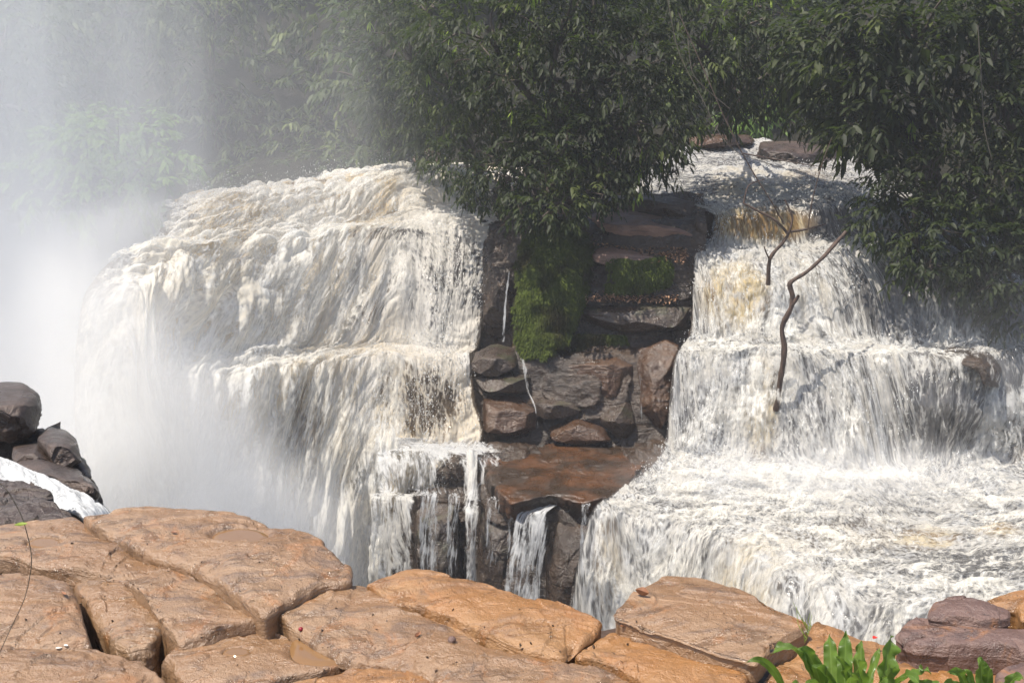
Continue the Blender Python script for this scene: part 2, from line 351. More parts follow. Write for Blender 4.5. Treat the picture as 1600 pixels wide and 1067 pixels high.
water('water_strand', [
 [(842,762,21.7),(836,785,21.3),(806,800,20.9),(795,850,20.7),(786,900,20.6),(780,990,20.5)],
 [(862,762,21.6),(856,785,21.2),(828,802,20.8),(822,850,20.6),(818,900,20.5),(814,990,20.4)],
 [(884,768,21.6),(878,786,21.2),(862,800,20.8),(858,850,20.6),(852,900,20.5),(848,990,20.4)]], 80, 200, M_fine, .07, .58, .05, 1.,
 foam_b=[(862,780,20,10,.9)], fade=(.18, .18, .05), seed=8)
water('water_strand', [[(888,770,21.3),(890,790,20.9),(890,800,20.8)],[(920,768,21.3),(918,788,20.9),(916,800,20.8)]], 40, 30, M_fine, .03, .55, 0., 1., fade=(.2,.2,.1,.2), seed=9)
water('water_strand', [[(792,418,26.3),(786,470,26.0),(781,534,25.8)],[(801,416,26.3),(794,470,26.0),(791,534,25.8)]], 14, 120, M_fine, .03, .62, 0., 1., fade=(.5, .5, .1), seed=10)
water('water_strand', [[(808,552,24.9),(812,575,24.6),(818,606,24.5),(833,640,24.2),(838,690,24.1)],[(820,556,24.9),(828,578,24.6),(830,608,24.5),(841,640,24.2),(846,690,24.1)]], 18, 140, M_fine, .03, .46, .1, 1., fade=(.5, .5, .1), seed=11)
water('water_strand', [[(992,560,24.6),(996,600,24.5),(998,655,24.4)],[(1002,560,24.6),(1004,600,24.5),(1005,655,24.4)]], 10, 90, M_fine, .02, .28, 0., 1., fade=(.5, .3, .1), seed=12)
for sd_k, (xa, xb, ya, yb, Ya, Fk) in enumerate([(652, 690, 772, 905, 21.9, .42), (696, 722, 776, 900, 21.9, .40), (757, 786, 782, 905, 21.2, .42), (792, 806, 790, 900, 21.0, .36), (905, 925, 792, 930, 20.0, .42), (800, 850, 776, 800, 21.2, .46)]):
    water('water_strand', [[(xa, ya-6, Ya+.6), (xa, ya+4, Ya), (xa-2, (ya+yb)/2, Ya-.1), (xa-3, yb+60*(yb > 850), Ya-.15)],
                           [(xb, ya-6, Ya+.6), (xb, ya+4, Ya), (xb-2, (ya+yb)/2, Ya-.1), (xb-3, yb+60*(yb > 850), Ya-.15)]], 60, 120, M_fine, .05, Fk, 0., 1., fade=(.3, .3, .05), seed=70+sd_k, patch=.4)
# ---- right falls with its pool
RW = [
 [(1090,222,41),(1010,262,35),(975,300,30),(1108,330,27.4),(1108,378,27),(1085,398,26.2),(1082,450,25.6),(1078,520,25),(1055,555,24),(1045,630,23.5),(1035,705,23),(985,750,21.6),(925,796,20.3),(900,880,19.8),(880,1010,19.5)],
 [(1130,218,41),(1110,260,35),(1090,300,30),(1150,328,27.3),(1150,382,26.9),(1140,395,26),(1140,450,25.3),(1140,525,24.8),(1130,550,23.8),(1120,630,23.3),(1110,712,22.7),(1080,760,21.2),(1030,805,20),(1020,890,19.5),(1010,1020,19.1)],
 [(1190,220,41),(1200,258,35),(1200,295,30),(1220,323,27.3),(1225,385,26.8),(1225,398,25.8),(1230,450,25.1),(1230,525,24.5),(1230,552,23.5),(1230,630,23),(1225,722,22.4),(1190,780,20.6),(1140,840,18.9),(1130,920,18.4),(1120,1030,18)],
 [(1260,235,40),(1280,262,35),(1290,292,30),(1300,318,27.3),(1310,372,26.6),(1310,388,25.5),(1330,450,24.8),(1335,530,24.2),(1340,552,23.2),(1345,630,22.7),(1345,728,22.2),(1320,800,19.9),(1260,880,17.6),(1240,950,17),(1225,1040,16.6)],
 [(1310,245,38),(1330,270,34),(1350,295,30),(1345,314,27.3),(1370,360,26),(1390,385,25),(1420,450,24.3),(1430,535,23.8),(1450,552,22.8),(1455,630,22.3),(1450,728,22.1),(1450,810,19.6),(1400,920,16.5),(1390,970,16),(1380,1050,15.7)],
 [(1370,240,38),(1390,272,34),(1410,298,30),(1400,320,27),(1440,370,25.5),(1470,400,24.6),(1520,470,24),(1535,535,23.6),(1548,556,22.7),(1542,640,22.2),(1530,722,22.2),(1640,800,19.8),(1650,920,16.5),(1650,975,16),(1650,1050,15.8)],
 [(1480,240,38),(1500,272,34),(1520,298,30),(1530,330,27.5),(1560,400,26),(1600,440,25.4),(1650,490,24.8),(1680,545,24.2),(1700,560,23.6),(1720,640,23),(1760,722,22.6),(1950,790,20.2),(2050,915,16.8),(2060,975,16.3),(2060,1050,16.1)]]
fr = water('waterfall', RW, 640, 760, M_right, .15, .64, .22, 0.,
  foam_b=[(1200,270,260,52,.42),(1175,285,70,34,.85),(1255,302,60,12,.85),(1120,240,40,12,.5),(1230,350,140,30,.14),(1170,325,60,8,.6),(1330,350,60,25,.1),(1100,350,40,30,.2),
          (1150,390,60,12,.95),(1150,470,45,50,.72),(1250,480,60,60,.88),(1420,465,120,75,.10),(1380,540,110,14,.85),(1100,630,60,60,.45),(1190,620,22,90,.95),
          (1320,660,110,60,.56),(1465,640,90,80,.22),(1600,480,90,60,-.2),(1590,575,60,40,.05),(1590,690,30,50,.3),(1250,745,250,38,.92),(1400,790,180,50,.60),(1150,790,90,36,.66),(1010,860,60,60,.48),(1100,870,60,70,.70),
          (1320,815,50,16,.45),(1110,815,30,14,.4),(1520,885,130,36,.04),(1350,850,90,20,.4),(1350,880,100,24,.42),(1250,850,80,20,.5),(1500,820,60,20,.66),(1480,550,60,12,.35),(950,880,30,80,.72),(1250,960,120,50,.66),(1380,960,70,40,.45),(1180,880,60,60,.8)],
  tan_b=[(1190,350,90,32,1.2),(1150,460,60,60,1.1),(1160,290,60,30,.6),(1190,640,30,90,.7),(1170,900,60,70,.6),(1250,280,50,20,.5),(950,880,25,90,.6),(1260,450,50,60,.35),(1320,840,150,30,.35),(1450,840,60,16,.8),(1560,830,40,14,.9)],
  thin_b=[], fade=(.025, .0), seed=31, bed=M_cliff, warp=.75, fs=(2.2, 1.3))
water('leaping_water', [[(c[0], c[1], c[2]-.40) for c in st[5:11]] for st in RW], 380, 300, M_leap, .30, .27, .2, 1.,
  foam_b=[(1420,470,130,80,-.1),(1600,500,100,110,-.3),(1470,640,90,90,.02),(1180,640,30,100,.45),(1250,470,50,60,.4)], fade=(.06, .06, .08, .1), seed=41, fs=(1.6, 1.))
water('leaping_water', [[(c[0], c[1]-3, c[2]-.25) for c in st[10:15]] for st in RW], 380, 260, M_leap, .26, .25, .3, 1.,
  fade=(.06, .0, .1, .0), seed=43, fs=(1.4, 1.2))
water('waterfall', [
 [(1570,548,24.4),(1548,585,23.4),(1528,660,22.9),(1512,730,22.4),(1510,760,21.2)],
 [(1590,540,24.4),(1580,600,23.2),(1565,670,22.7),(1560,735,22.2),(1560,765,21.0)],
 [(1640,545,24.4),(1630,600,23.1),(1620,670,22.6),(1620,740,22.0),(1620,770,20.8)],
 [(1700,545,24.4),(1700,600,23.1),(1700,670,22.6),(1700,740,22.0),(1700,770,20.8)]], 170, 200, M_right, .17, .66, .35, 0.,
 foam_b=[(1600,560,50,30,.25),(1590,690,22,50,.3)], fade=(.12, 0, .06, .1), seed=51, bed=M_cliff)

# ------------------------------------------------------------------ cliff between the falls
CR = [300, 345, 365, 450, 535, 560, 625, 690, 712, 775, 790, 1010]
CX = {560: [31.5,30.2,29,28,27.2,26.2,25.6,25.2,24.8,24.6,24.4,24.2],
      700: [31.5,30.2,29,28,27.2,26.2,25.6,25.2,24.2,23.8,23.2,22.9],
      760: [31,29.6,28.4,27.8,27.2,26.0,25.4,24.8,24.0,23.5,22.6,22.1],
      800: [30,28.6,27.6,27,26.6,25.8,25.4,24.8,24.0,22.8,21.9,21.4],
      900: [29,27.8,27,26.4,26,25.4,25,24.6,23.9,21.7,20.9,20.6],
      1000: [28.5,27.5,26.8,26.2,25.8,25.2,24.8,24.4,23.6,21.5,20.8,20.4],
      1100: [28.5,27.5,26.8,26.4,26,25.2,24.8,24.4,23.4,21.8,21.2,20.8]}
V, UV, N = loft([[(x, r, y) for r, y in zip(CR, ys)] for x, ys in CX.items()], 360, 520, .4, 77)
blk = np.stack([V[..., 0]*.55+.3*fbm(V*.8, 3, 5), V[..., 1]*.55, V[..., 2]*.8], -1)
step = np.round(vnoise(blk, 8)*2.2)/2.2
d = .30*step + .22*fbm(V*.9, 5, 6) + .06*fbm(V*4, 4, 7)
mk('cliff', V+N*d[..., None], grid_faces(360, 520), M_cliff)['kind'] = 'structure'

def unit(v): return v/(np.linalg.norm(v, axis=-1, keepdims=True)+1e-9)
def resample(P, n, closed=True, rnd=.5):
    """closed polygon -> n points, corners slightly rounded"""
    P = np.asarray(P, float); Q = P
    for _ in range(2):      # Chaikin, once or twice
        A = Q*(1-.5*rnd*.5)+np.roll(Q, -1, 0)*(.5*rnd*.5); B = Q*(.5*rnd*.5)+np.roll(Q, -1, 0)*(1-.5*rnd*.5)
        Q = np.stack([A, B], 1).reshape(-1, Q.shape[1])
    C = np.vstack([Q, Q[:1]]); L = np.concatenate([[0], np.cumsum(np.linalg.norm(np.diff(C, axis=0), axis=1))])
    t = np.linspace(0, L[-1], n, endpoint=False)
    return np.stack([np.interp(t, L, C[:, k]) for k in range(C.shape[1])], 1)

def block(name, pts, center, ext, mat, bulge=.15, R=.2, nz=.06, nf=1.2, seed=0, n=220, rings=46, rnd=.5, label=None, cat='rock', group=None, parent=None, tap=.0, edge=.02, flat=1., dents=(), terr=0.):
    """pts: 3D outline; ext: extrusion vector away from the viewer/down; the cap bulges against ext"""
    P = resample(pts, n, rnd=rnd); C = np.asarray(center, float); ext = np.asarray(ext, float); D = ext/np.linalg.norm(ext)
    rr = np.concatenate([np.linspace(0.02, .8, rings//2), .8+.2*(1-(1-np.linspace(0, 1, rings-rings//2+1)[1:])**1.6)])
    dist = np.linalg.norm(P-C, axis=1)
    en = fbm(P*5., 4, seed+4)*edge; 
    P = P+(P-C)/dist[:, None]*en[:, None]
    V = C+(P-C)[:, None]*rr[None, :, None]                # (n, rings, 3)
    de = (1-rr)[None]*dist[:, None]
    q = np.clip(1-de/R, 0, 1); drop = R*(1-np.sqrt(np.clip(1-q*q, 0, 1)))
    dome = bulge*(1-(rr**2))[None]
    V = V + D*(drop-dome)[..., None]
    K = np.linspace(0, 1, 16)[1:]
    side = V[:, -1:, :]+ext*K[None, :, None]+(P-C)[:, None]*(-tap*K)[None, :, None]
    V = np.concatenate([V, side], 1)
    flatn = fbm(V*nf, 5, seed, .5)*nz + fbm(V*nf*5, 3, seed+2)*nz*.22
    if flat > 1.:
        rg = np.random.default_rng(seed+900); cc = C+ext*.3
        for q in range(11):
            pn = unit(rg.normal(0, 1, 3)-D*.9); hh = (V-cc)@pn; lim = hh.max()*rg.uniform(.66, .88)
            V = V-pn*(np.maximum(hh-lim, 0)*.93)[..., None]
        flat = .0
    if terr:
        tn_ = fbm(V*np.array([1.1, 2.1, 0.])+.35*fbm(V*3, 3, seed+31)[..., None], 4, seed+30)*3.4; fr_ = tn_-np.floor(tn_)
        wt = np.concatenate([np.ones(len(rr)), np.zeros(len(K))])[None, :, None]
        V = V-D*((np.floor(tn_)+smooth(fr_, .40, .56))*terr)[..., None]*wt
        chip = smooth(fbm(V*4.5, 3, seed+33), .12, .3)*.5*smooth(np.concatenate([rr, np.ones(len(K))]), .90, 1.)[None]
        V = V+D*(chip*.03)[..., None]*wt-((V-C)*np.array([1, 1, 0]))*(chip*.035)[..., None]
    fac = np.round(vnoise(V*nf*1.3+.4*fbm(V*nf, 2, seed+6)[..., None], seed+7)*2)/2*nz*.5
    nn = V-(C+ext*.5); nn /= np.linalg.norm(nn, axis=2, keepdims=True)
    w_side = np.concatenate([np.zeros(len(rr))+.0, np.ones(len(K))])[None, :, None]
    nn = -D*(1-w_side)+nn*w_side
    V = V+nn*(flatn+fac*flat)[..., None]
    for (dx, dy, drx, dry, zp) in dents:
        c_ = on_plane(dx, dy, zp); ex = abs(on_plane(dx+drx, dy, zp)[0]-c_[0]); ey = abs(on_plane(dx, dy-dry, zp)[1]-c_[1])
        e_ = np.sqrt(((V[..., 0]-c_[0])/ex)**2+((V[..., 1]-c_[1])/ey)**2)*(1+.15*fbm(V*6, 3, seed+1))
        wg = 1-smooth(e_, .75, 1.25); V[..., 2] = np.where(e_ < 1.25, V[..., 2]*(1-wg)+(zp-.022)*wg, V[..., 2])
    m = V.shape[1]
    Fc = grid_faces(n, m, wrap=True)
    V2 = V.reshape(-1, 3); c0 = len(V2); V2 = np.vstack([V2, V[:, 0].mean(0)[None]])
    ring = np.arange(n)*m
    tri = np.stack([np.full(n, c0), ring, np.roll(ring, -1), np.roll(ring, -1)], 1)
    Fq = np.concatenate([Fc, tri[::2]*0+np.stack([np.full(n//2, c0), ring[0::2], ring[1::2], np.roll(ring, -2)[0::2]], 1)])
    # orientation: make outward
    o = mk(name, V2, Fq[:, ::-1], mat, parent=parent)
    if label: tag(o, label, cat, group)
    return o
def front(name, pts, c, depth, mat, **k):
    """block seen from the front: pts (px,py,Y)"""
    d_ = ray(c[0], c[1]); d_ = d_*(depth/d_[1])*np.array([1, 1, .8]) if depth > 0 else (0, depth, 0)
    k.setdefault('flat', 2.2); k.setdefault('nf', 1.5); k.setdefault('edge', .06); k['R'] = k.get('R', .2)*.5; k['rnd'] = k.get('rnd', .5)*.7
    return block(name, [at(*p) for p in pts], at(*c), d_, mat, **k)

front('cliff_boulder', [(948,310,28.2),(985,303,28.2),(1050,308,28.0),(1120,324,27.6),(1113,378,27.3),(1098,352,27.4),(1040,338,27.7),(948,336,28)], (1050,325,27.4), 1.6, M_dark, bulge=.1, nz=.10, R=.15, rnd=.3, label='black wet rock ledge under the upper stream, topmost of the middle cliff')
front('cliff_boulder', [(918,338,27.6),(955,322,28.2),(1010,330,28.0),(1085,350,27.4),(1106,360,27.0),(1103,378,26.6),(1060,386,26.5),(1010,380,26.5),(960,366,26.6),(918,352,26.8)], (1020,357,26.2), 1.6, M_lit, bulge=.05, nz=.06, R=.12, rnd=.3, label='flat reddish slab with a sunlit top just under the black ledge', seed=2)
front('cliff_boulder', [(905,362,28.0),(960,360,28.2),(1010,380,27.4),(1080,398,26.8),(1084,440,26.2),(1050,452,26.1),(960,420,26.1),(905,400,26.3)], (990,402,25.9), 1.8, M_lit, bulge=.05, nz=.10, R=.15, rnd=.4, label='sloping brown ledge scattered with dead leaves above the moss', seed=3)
front('cliff_boulder', [(886,478,26.4),(920,465,26.9),(1000,458,27),(1060,460,26.8),(1088,475,26.2),(1086,505,25.7),(1060,518,25.6),(980,520,25.6),(915,514,25.7),(890,500,25.9)], (990,492,25.3), 1.6, M_grey, bulge=.05, nz=.09, R=.2, rnd=.5, label='long cracked ledge of dark rock below the small moss patch', seed=4)
front('cliff_boulder', [(888,520,26.2),(980,518,26),(1075,520,25.9),(1075,552,25.8),(980,545,25.9),(900,545,26)], (985,533,25.9), 1.4, M_cliff, bulge=.0, nz=.16, R=.1, rnd=.5, label='recessed dark rock band between the cracked ledge and the big brown boulder', seed=5)
front('cliff_boulder', [(850,566,25.6),(900,545,26),(985,537,26),(996,562,25.4),(985,600,25),(972,626,24.8),(925,625,24.8),(868,606,25.1)], (955,580,24.6), 1.6, M_brown, bulge=.12, nz=.10, R=.22, rnd=.5, label='big smooth brown boulder in the middle of the cliff', seed=6)
front('cliff_boulder', [(994,548,25.2),(1040,530,25.3),(1062,540,25.1),(1052,620,24.6),(1048,690,24.4),(1000,690,24.4),(1000,620,24.8)], (1028,610,24.4), 1.2, M_brown, bulge=.1, nz=.14, R=.2, rnd=.4, label='tall brown rock pillar at the edge of the right falls', seed=7)
front('cliff_boulder', [(733,555,25.6),(775,537,26),(812,548,25.8),(808,582,25.1),(762,590,25),(735,578,25.2)], (775,565,24.9), 1.3, M_grey, bulge=.12, nz=.07, R=.22, rnd=.6, label='rounded grey boulder beside the left falls under the thin trickle', seed=8)
front('cliff_boulder', [(738,590,25.4),(800,580,25.5),(835,592,25.2),(830,614,24.9),(750,618,24.9)], (790,600,24.8), 1.2, M_grey, bulge=.08, nz=.07, R=.2, rnd=.6, label='low grey boulder just beneath the rounded one by the left falls', seed=9)
front('cliff_boulder', [(742,622,25.1),(800,614,25.3),(840,640,24.8),(838,680,24.5),(790,690,24.4),(752,680,24.5)], (795,652,24.3), 1.3, M_brown, bulge=.12, nz=.09, R=.25, rnd=.6, label='brown boulder at the left foot of the cliff, right of the falls', seed=10)
front('cliff_boulder', [(800,630,25.3),(830,608,25.9),(880,606,25.9),(934,624,25.3),(900,648,24.6),(862,656,24.5),(820,648,24.8)], (860,635,24.4), 1.3, M_grey, bulge=.05, nz=.05, R=.15, rnd=.5, label='pale grey tilted slab wetted by a trickle, left of the big brown boulder', seed=11)
front('cliff_boulder', [(856,668,24.9),(900,648,25),(945,668,24.7),(955,690,24.4),(900,697,24.3),(862,690,24.4)], (905,674,24.1), 1.2, M_brown, bulge=.12, nz=.05, R=.2, rnd=.6, label='small rounded brown boulder standing on the orange shelf', seed=12)
front('cliff_boulder', [(925,632,25.1),(985,612,25.1),(995,670,24.5),(975,692,24.3),(935,668,24.6)], (962,650,24.2), 1.2, M_grey, bulge=.08, nz=.08, R=.2, rnd=.5, label='grey rock wedged below the big brown boulder', seed=13)
# orange shelf and its pillars
sh = [(750,712),(800,694),(880,688),(1000,688),(1040,700),(995,735),(980,775),(905,787),(865,774),(800,786),(770,760)]
block('rock_shelf', [on_plane(x, y, -7.35) for x, y in sh], on_plane(890, 735, -7.35), (0, .3, -.42), M_shelf, bulge=.02, R=.08, nz=.09, nf=1.3, seed=14, n=300, rnd=.5,
      label='flat orange rock shelf with wet pools at the foot of the cliff', edge=.1)
front('cliff_boulder', [(650,772,23.3),(690,770,23.2),(722,782,23),(726,870,22.5),(722,1000,22.4),(646,1000,22.4),(645,860,22.6)], (686,850,22.1), 1.4, M_grey, bulge=.15, nz=.14, R=.3, rnd=.5, label='dark rock pillar left of the narrow white water strand', seed=15)
front('cliff_boulder', [(748,792,22.6),(790,780,22.5),(826,790,22),(810,870,21.6),(800,1000,21.5),(744,1000,21.9),(746,870,22)], (780,860,21.4), 1.3, M_grey, bulge=.15, nz=.16, R=.3, rnd=.5, label='dark rock pillar right of the narrow white water strand', seed=16)
front('cliff_boulder', [(800,785,22.2),(830,765,22.4),(850,775,22.1),(845,792,21.6),(806,797,21.6)], (825,780,21.5), 1, M_shelf, bulge=.1, nz=.06, R=.2, rnd=.6, label='small brown boulder under the left lip of the orange shelf', seed=17)
front('cliff_boulder', [(858,790,21.6),(920,780,21.3),(950,790,21),(925,860,20.6),(910,1000,20.4),(852,1000,20.7),(852,880,20.8)], (888,870,20.3), 1.3, M_cliff, bulge=.15, nz=.14, R=.3, rnd=.5, label='dark rock buttress between a water strand and the right falls', seed=18)
front('cliff_boulder', [(930,776,21.4),(975,768,21.5),(985,790,21),(940,800,20.8)], (955,786,20.8), .8, M_shelf, bulge=.05, nz=.06, R=.2, rnd=.6, label='low dark lip of rock where the shelf meets the pool', seed=19)
# rocks right of the right falls, and in the upper stream
front('cliff_boulder', [(1440,554,22.9),(1490,541,23.0),(1545,548,22.8),(1566,575,22.3),(1560,614,21.9),(1538,606,21.8),(1528,580,21.9),(1490,564,22.1)], (1535,568,21.8), 1.3, M_cliff, bulge=.1, nz=.06, R=.2, rnd=.6, label='black wet boulder breaking the right falls near their right end', seed=20)
front('cliff_boulder', [(1545,500,25.5),(1590,470,26),(1680,440,26),(1700,580,24.6),(1620,560,24.6),(1570,555,24.8)], (1610,520,24.6), 1.5, M_cliff, bulge=.2, nz=.25, R=.4, rnd=.5, label='black rock wall in deep shade under the right bush', seed=21)
front('cliff_boulder', [(1165,232,36.6),(1190,222,37.2),(1240,220,37.4),(1290,230,37.2),(1318,246,36.8),(1285,262,36),(1230,262,35.8),(1185,248,36)], (1235,244,35.6), 2, M_dark, bulge=.3, nz=.2, R=.5, rnd=.6, label='dark boulder splitting the upper stream at the back', seed=22)
front('cliff_boulder', [(1072,216,39),(1120,209,39.5),(1170,212,39.5),(1178,224,39),(1130,232,38.2),(1085,232,38.4)], (1125,221,38), 2, M_brown, bulge=.2, nz=.2, R=.4, rnd=.6, label='long pale brown rock at the left head of the upper stream', seed=23)
front('cliff_boulder', [(640,238,46),(665,232,46),(690,240,46),(690,268,45),(640,268,45)], (665,252,45), 2, M_brown, bulge=.2, nz=.2, R=.4, rnd=.6, label='small brown rock on the far bank behind the left falls', seed=24)
# base for the moss cliff
front('cliff_boulder', [(790,350,28),(850,335,28),(920,350,27.6),(940,450,26.4),(900,545,25.8),(850,560,25.7),(810,540,26),(798,440,26.7)], (865,450,26.0), 1.6, M_cliff, bulge=.25, nz=.12, R=.5, rnd=.5, label='steep dark rock face carrying the large hanging moss', seed=25)
front('cliff_boulder', [(752,362,28.6),(800,352,28.6),(818,370,28),(808,440,27),(800,535,26.5),(755,540,26.4),(755,450,27.2)], (782,450,26.6), 1.3, M_cliff, bulge=.1, nz=.14, R=.25, rnd=.4, label='dark vertical rock column between the left falls and the moss', seed=26)

# ------------------------------------------------------------------ near sandstone slabs
def slab(pts, c, z0, mat, label, ty=0., tx=0., bulge=.015, R=.04, nz=.026, thick=.35, seed=0, y0=4., gap=.012, **k):
    P = np.array([on_plane(x, y, z0, tx, ty, y0) for x, y in pts]); C_ = P.mean(0); P = P-unit(P-C_)*gap
    return block('sandstone_slab', P, on_plane(*c, z0, tx, ty, y0), (0, 0, -thick), mat, bulge=bulge, R=R, nz=nz, nf=3.2, seed=seed, n=420, rings=110,
                 rnd=.45, label=label, cat='rock slab', tap=.0, terr=.008, edge=.014, **k)
slab([(120,806),(180,795),(235,789),(305,797),(400,808),(480,826),(530,858),(553,880),(556,908),(505,917),(458,942),(412,964),(385,945),(340,913),(290,888),(240,868),(190,846),(160,832)], (345,862), -1.62, M_near, 'big tan sandstone slab holding an oval puddle, behind the long diagonal crack', seed=101, R=0.027, bulge=.02, dents=[(374,838,44,13,-1.612)])
slab([(-60,822),(20,812),(110,806),(150,828),(186,850),(236,874),(292,896),(342,920),(380,950),(408,968),(380,976),(330,992),(285,1004),(262,985),(250,962),(225,935),(190,908),(120,898),(50,892),(28,880),(-60,862)], (180,885), -1.66, M_near, 'long tan slab in front of the diagonal crack, at the left', seed=102, R=0.016, dents=[(70,847,26,8,-1.655)])
slab([(112,903),(150,898),(195,908),(225,932),(245,958),(260,985),(243,1012),(205,1022),(178,1010),(152,985),(132,945),(118,925)], (185,955), -1.66, M_near, 'tongue shaped sandstone block between two dark cracks', seed=103, R=0.027, bulge=.02, ty=.1)
slab([(-300,905),(60,903),(105,910),(125,935),(140,970),(152,1004),(110,1010),(50,1010),(-300,1000)], (50,955), -1.64, M_near, 'tan slab at the left edge, in front of the small puddle', seed=104, R=0.025, bulge=.02)
slab([(-330,1003),(50,1012),(150,1010),(215,1026),(262,1052),(290,1085),(285,1140),(-330,1140)], (110,1065), -1.67, M_near, 'tan slab at the lower left corner with two white petals', seed=105, R=0.014)
slab([(243,1025),(262,1006),(310,997),(370,977),(412,963),(455,985),(502,1012),(543,1036),(505,1050),(440,1062),(385,1095),(300,1092),(268,1056)], (385,1025), -1.70, M_near, 'pale sandstone slab half covered by a shallow puddle, with a red berry', seed=106, R=0.014, nz=.018, dents=[(505,1012,52,24,-1.698),(370,1018,22,7,-1.698)])
slab([(418,957),(460,932),(520,915),(556,908),(590,922),(606,942),(652,952),(694,968),(742,990),(792,1008),(850,1017),(892,1028),(960,1047),(1000,1067),(1010,1140),(750,1140),(692,1074),(640,1048),(592,1032),(540,1030),(492,1005)], (700,1020), -1.66, M_near, 'long tan slab running from the middle left down to the bottom edge', seed=107, R=0.019, bulge=.02)
slab([(560,906),(620,888),(655,888),(690,893),(740,897),(790,911),(860,933),(950,963),(943,978),(902,1006),(886,1024),(820,1010),(752,986),(700,964),(650,946),(606,938),(585,920)], (760,955), -1.64, M_near2, 'broad orange sandstone slab in the centre of the foreground', seed=108, R=0.019, bulge=.02)
slab([(948,978),(985,975),(1050,1002),(1110,1022),(1182,1047),(1172,1070),(1155,1140),(1015,1140),(1003,1067),(962,1045),(890,1026),(905,1008)], (1050,1050), -1.68, M_near2, 'orange slab lying beneath the raised rectangular block', seed=109, R=0.014)
slab([(950,957),(985,920),(1035,893),(1090,897),(1150,915),(1220,945),(1277,970),(1250,987),(1212,1010),(1187,1034),(1140,1024),(1080,1003),(1010,979)], (1110,958), -1.615, M_near, 'raised rectangular tan block with a dark overhanging front edge', seed=110, R=0.005, bulge=.015, thick=.09, nz=.014)
slab([(1270,972),(1330,983),(1400,998),(1470,1018),(1560,1048),(1700,1095),(1700,1160),(1150,1140),(1180,1066),(1212,1018),(1250,992)], (1380,1060), -1.70, M_near2, 'orange slab sloping behind the green strap leaved plant', seed=111, R=0.016)
slab([(1390,988),(1425,962),(1500,968),(1560,982),(1900,1000),(1900,1060),(1600,1028),(1560,1016),(1480,1014),(1420,1008)], (1500,990), -1.61, M_purple, 'purple brown slab jutting over a dark gap at the right', seed=112, R=0.014, thick=.09)
slab([(1448,942),(1490,932),(1550,940),(1582,950),(1585,970),(1540,976),(1480,969),(1446,962)], (1515,955), -1.575, M_purple, 'small shiny slab lying on the purple brown slab', seed=113, R=0.011, thick=.05, bulge=.015)
slab([(1528,932),(1580,921),(1880,925),(1880,985),(1592,964),(1583,950)], (1610,942), -1.58, M_near2, 'orange slab at the far right edge behind the small shiny slab', seed=114, R=0.014, thick=.2)
slab([(1540,1052),(1600,1028),(1900,1050),(1900,1180),(1590,1140)], (1610,1070), -1.62, M_purple, 'grey brown slab in the lower right corner', seed=115, R=0.016)
slab([(395,1100),(442,1062),(520,1042),(590,1036),(640,1052),(700,1080),(730,1150),(370,1150)], (550,1095), -1.69, M_near2, 'orange slab at the bottom edge left of the centre', seed=116, R=0.014)
# bedrock under the slabs
bo = [(-400,835),(60,830),(180,820),(300,822),(470,850),(520,890),(560,925),(640,915),(720,918),(860,955),(960,975),(1040,930),(1150,945),(1260,985),(1380,1005),(1440,975),(1560,960),(2000,950)]
Pb = [on_plane(x, y, -1.86) for x, y in bo]+[np.array([9, -5, -1.86]), np.array([-9, -5, -1.86])]
Pb[0] = np.array([-9, 4.3, -1.86]); Pb[-3] = np.array([9, 3.9, -1.86])
block('bedrock', Pb, np.array([0, 1.5, -1.86]), (0, 0, -12.6), M_crev, bulge=0, R=.1, nz=.035, nf=2, seed=120, n=600, rings=80, rnd=.3, edge=.03)['kind'] = 'structure'

# ------------------------------------------------------------------ dark boulders and small stream at the left
front('stream_boulder', [(-80,690,9.6),(0,680,9.6),(60,672,9.4),(110,690,9),(140,740,8.6),(165,790,8),(170,900,7.9),(-80,900,8)], (60,760,8.8), 1.2, M_dark, bulge=.05, nz=.12, nf=1.6, R=.2, rnd=.5, cat='boulder', label='black wet bedrock lump behind and between the stream boulders', seed=136)
front('stream_boulder', [(-60,608,9.6),(-10,602,9.8),(40,603,9.8),(58,618,9.5),(64,650,9.1),(68,672,8.9),(45,692,8.8),(-60,690,9)], (15,645,8.7), 1.3, M_dark, bulge=.12, nz=.09, nf=2, R=.2, rnd=.5, cat='boulder', label='large dark boulder at the left edge, highest of the stream rocks', seed=130)
front('stream_boulder', [(58,685,8.6),(75,670,9),(105,678,8.9),(122,695,8.6),(130,730,8.2),(100,742,8.1),(70,722,8.2)], (95,705,8), .9, M_dark, bulge=.08, nz=.06, nf=2, R=.15, rnd=.5, cat='boulder', label='square dark boulder right of the largest stream boulder', seed=131)
front('stream_boulder', [(20,700,8.6),(60,695,8.6),(80,725,8.2),(60,735,8.1),(20,725,8.2)], (48,715,8), .8, M_dark, bulge=.06, nz=.06, nf=2, R=.12, rnd=.5, cat='boulder', label='low dark boulder tucked under the two bigger stream boulders', seed=132)
front('stream_boulder', [(25,722,8.0),(60,716,8.1),(100,730,7.9),(135,748,7.4),(160,782,6.9),(155,800,6.8),(120,775,7.1),(85,745,7.4),(40,735,7.7)], (105,752,7.3), .8, M_dark, bulge=.04, nz=.05, nf=2.5, R=.08, rnd=.5, cat='boulder', label='long wedge of dark rock running down beside the white stream', seed=133)
water('stream', [
 [(-90,770,7.2),(-30,766,6.9),(30,775,6.7),(75,790,6.5),(120,812,6.3),(150,850,6.2)],
 [(-90,735,7.5),(-20,738,7.3),(45,755,7.1),(95,775,6.8),(150,800,6.6),(180,850,6.5)],
 [(-90,700,7.9),(-10,712,7.8),(50,733,7.5),(105,757,7.2),(165,790,6.9),(200,850,6.8)]], 150, 200, M_small, .05, .86, 0., .0, fade=(.1, .04), seed=61, foam_b=[(60,760,60,30,.8)])
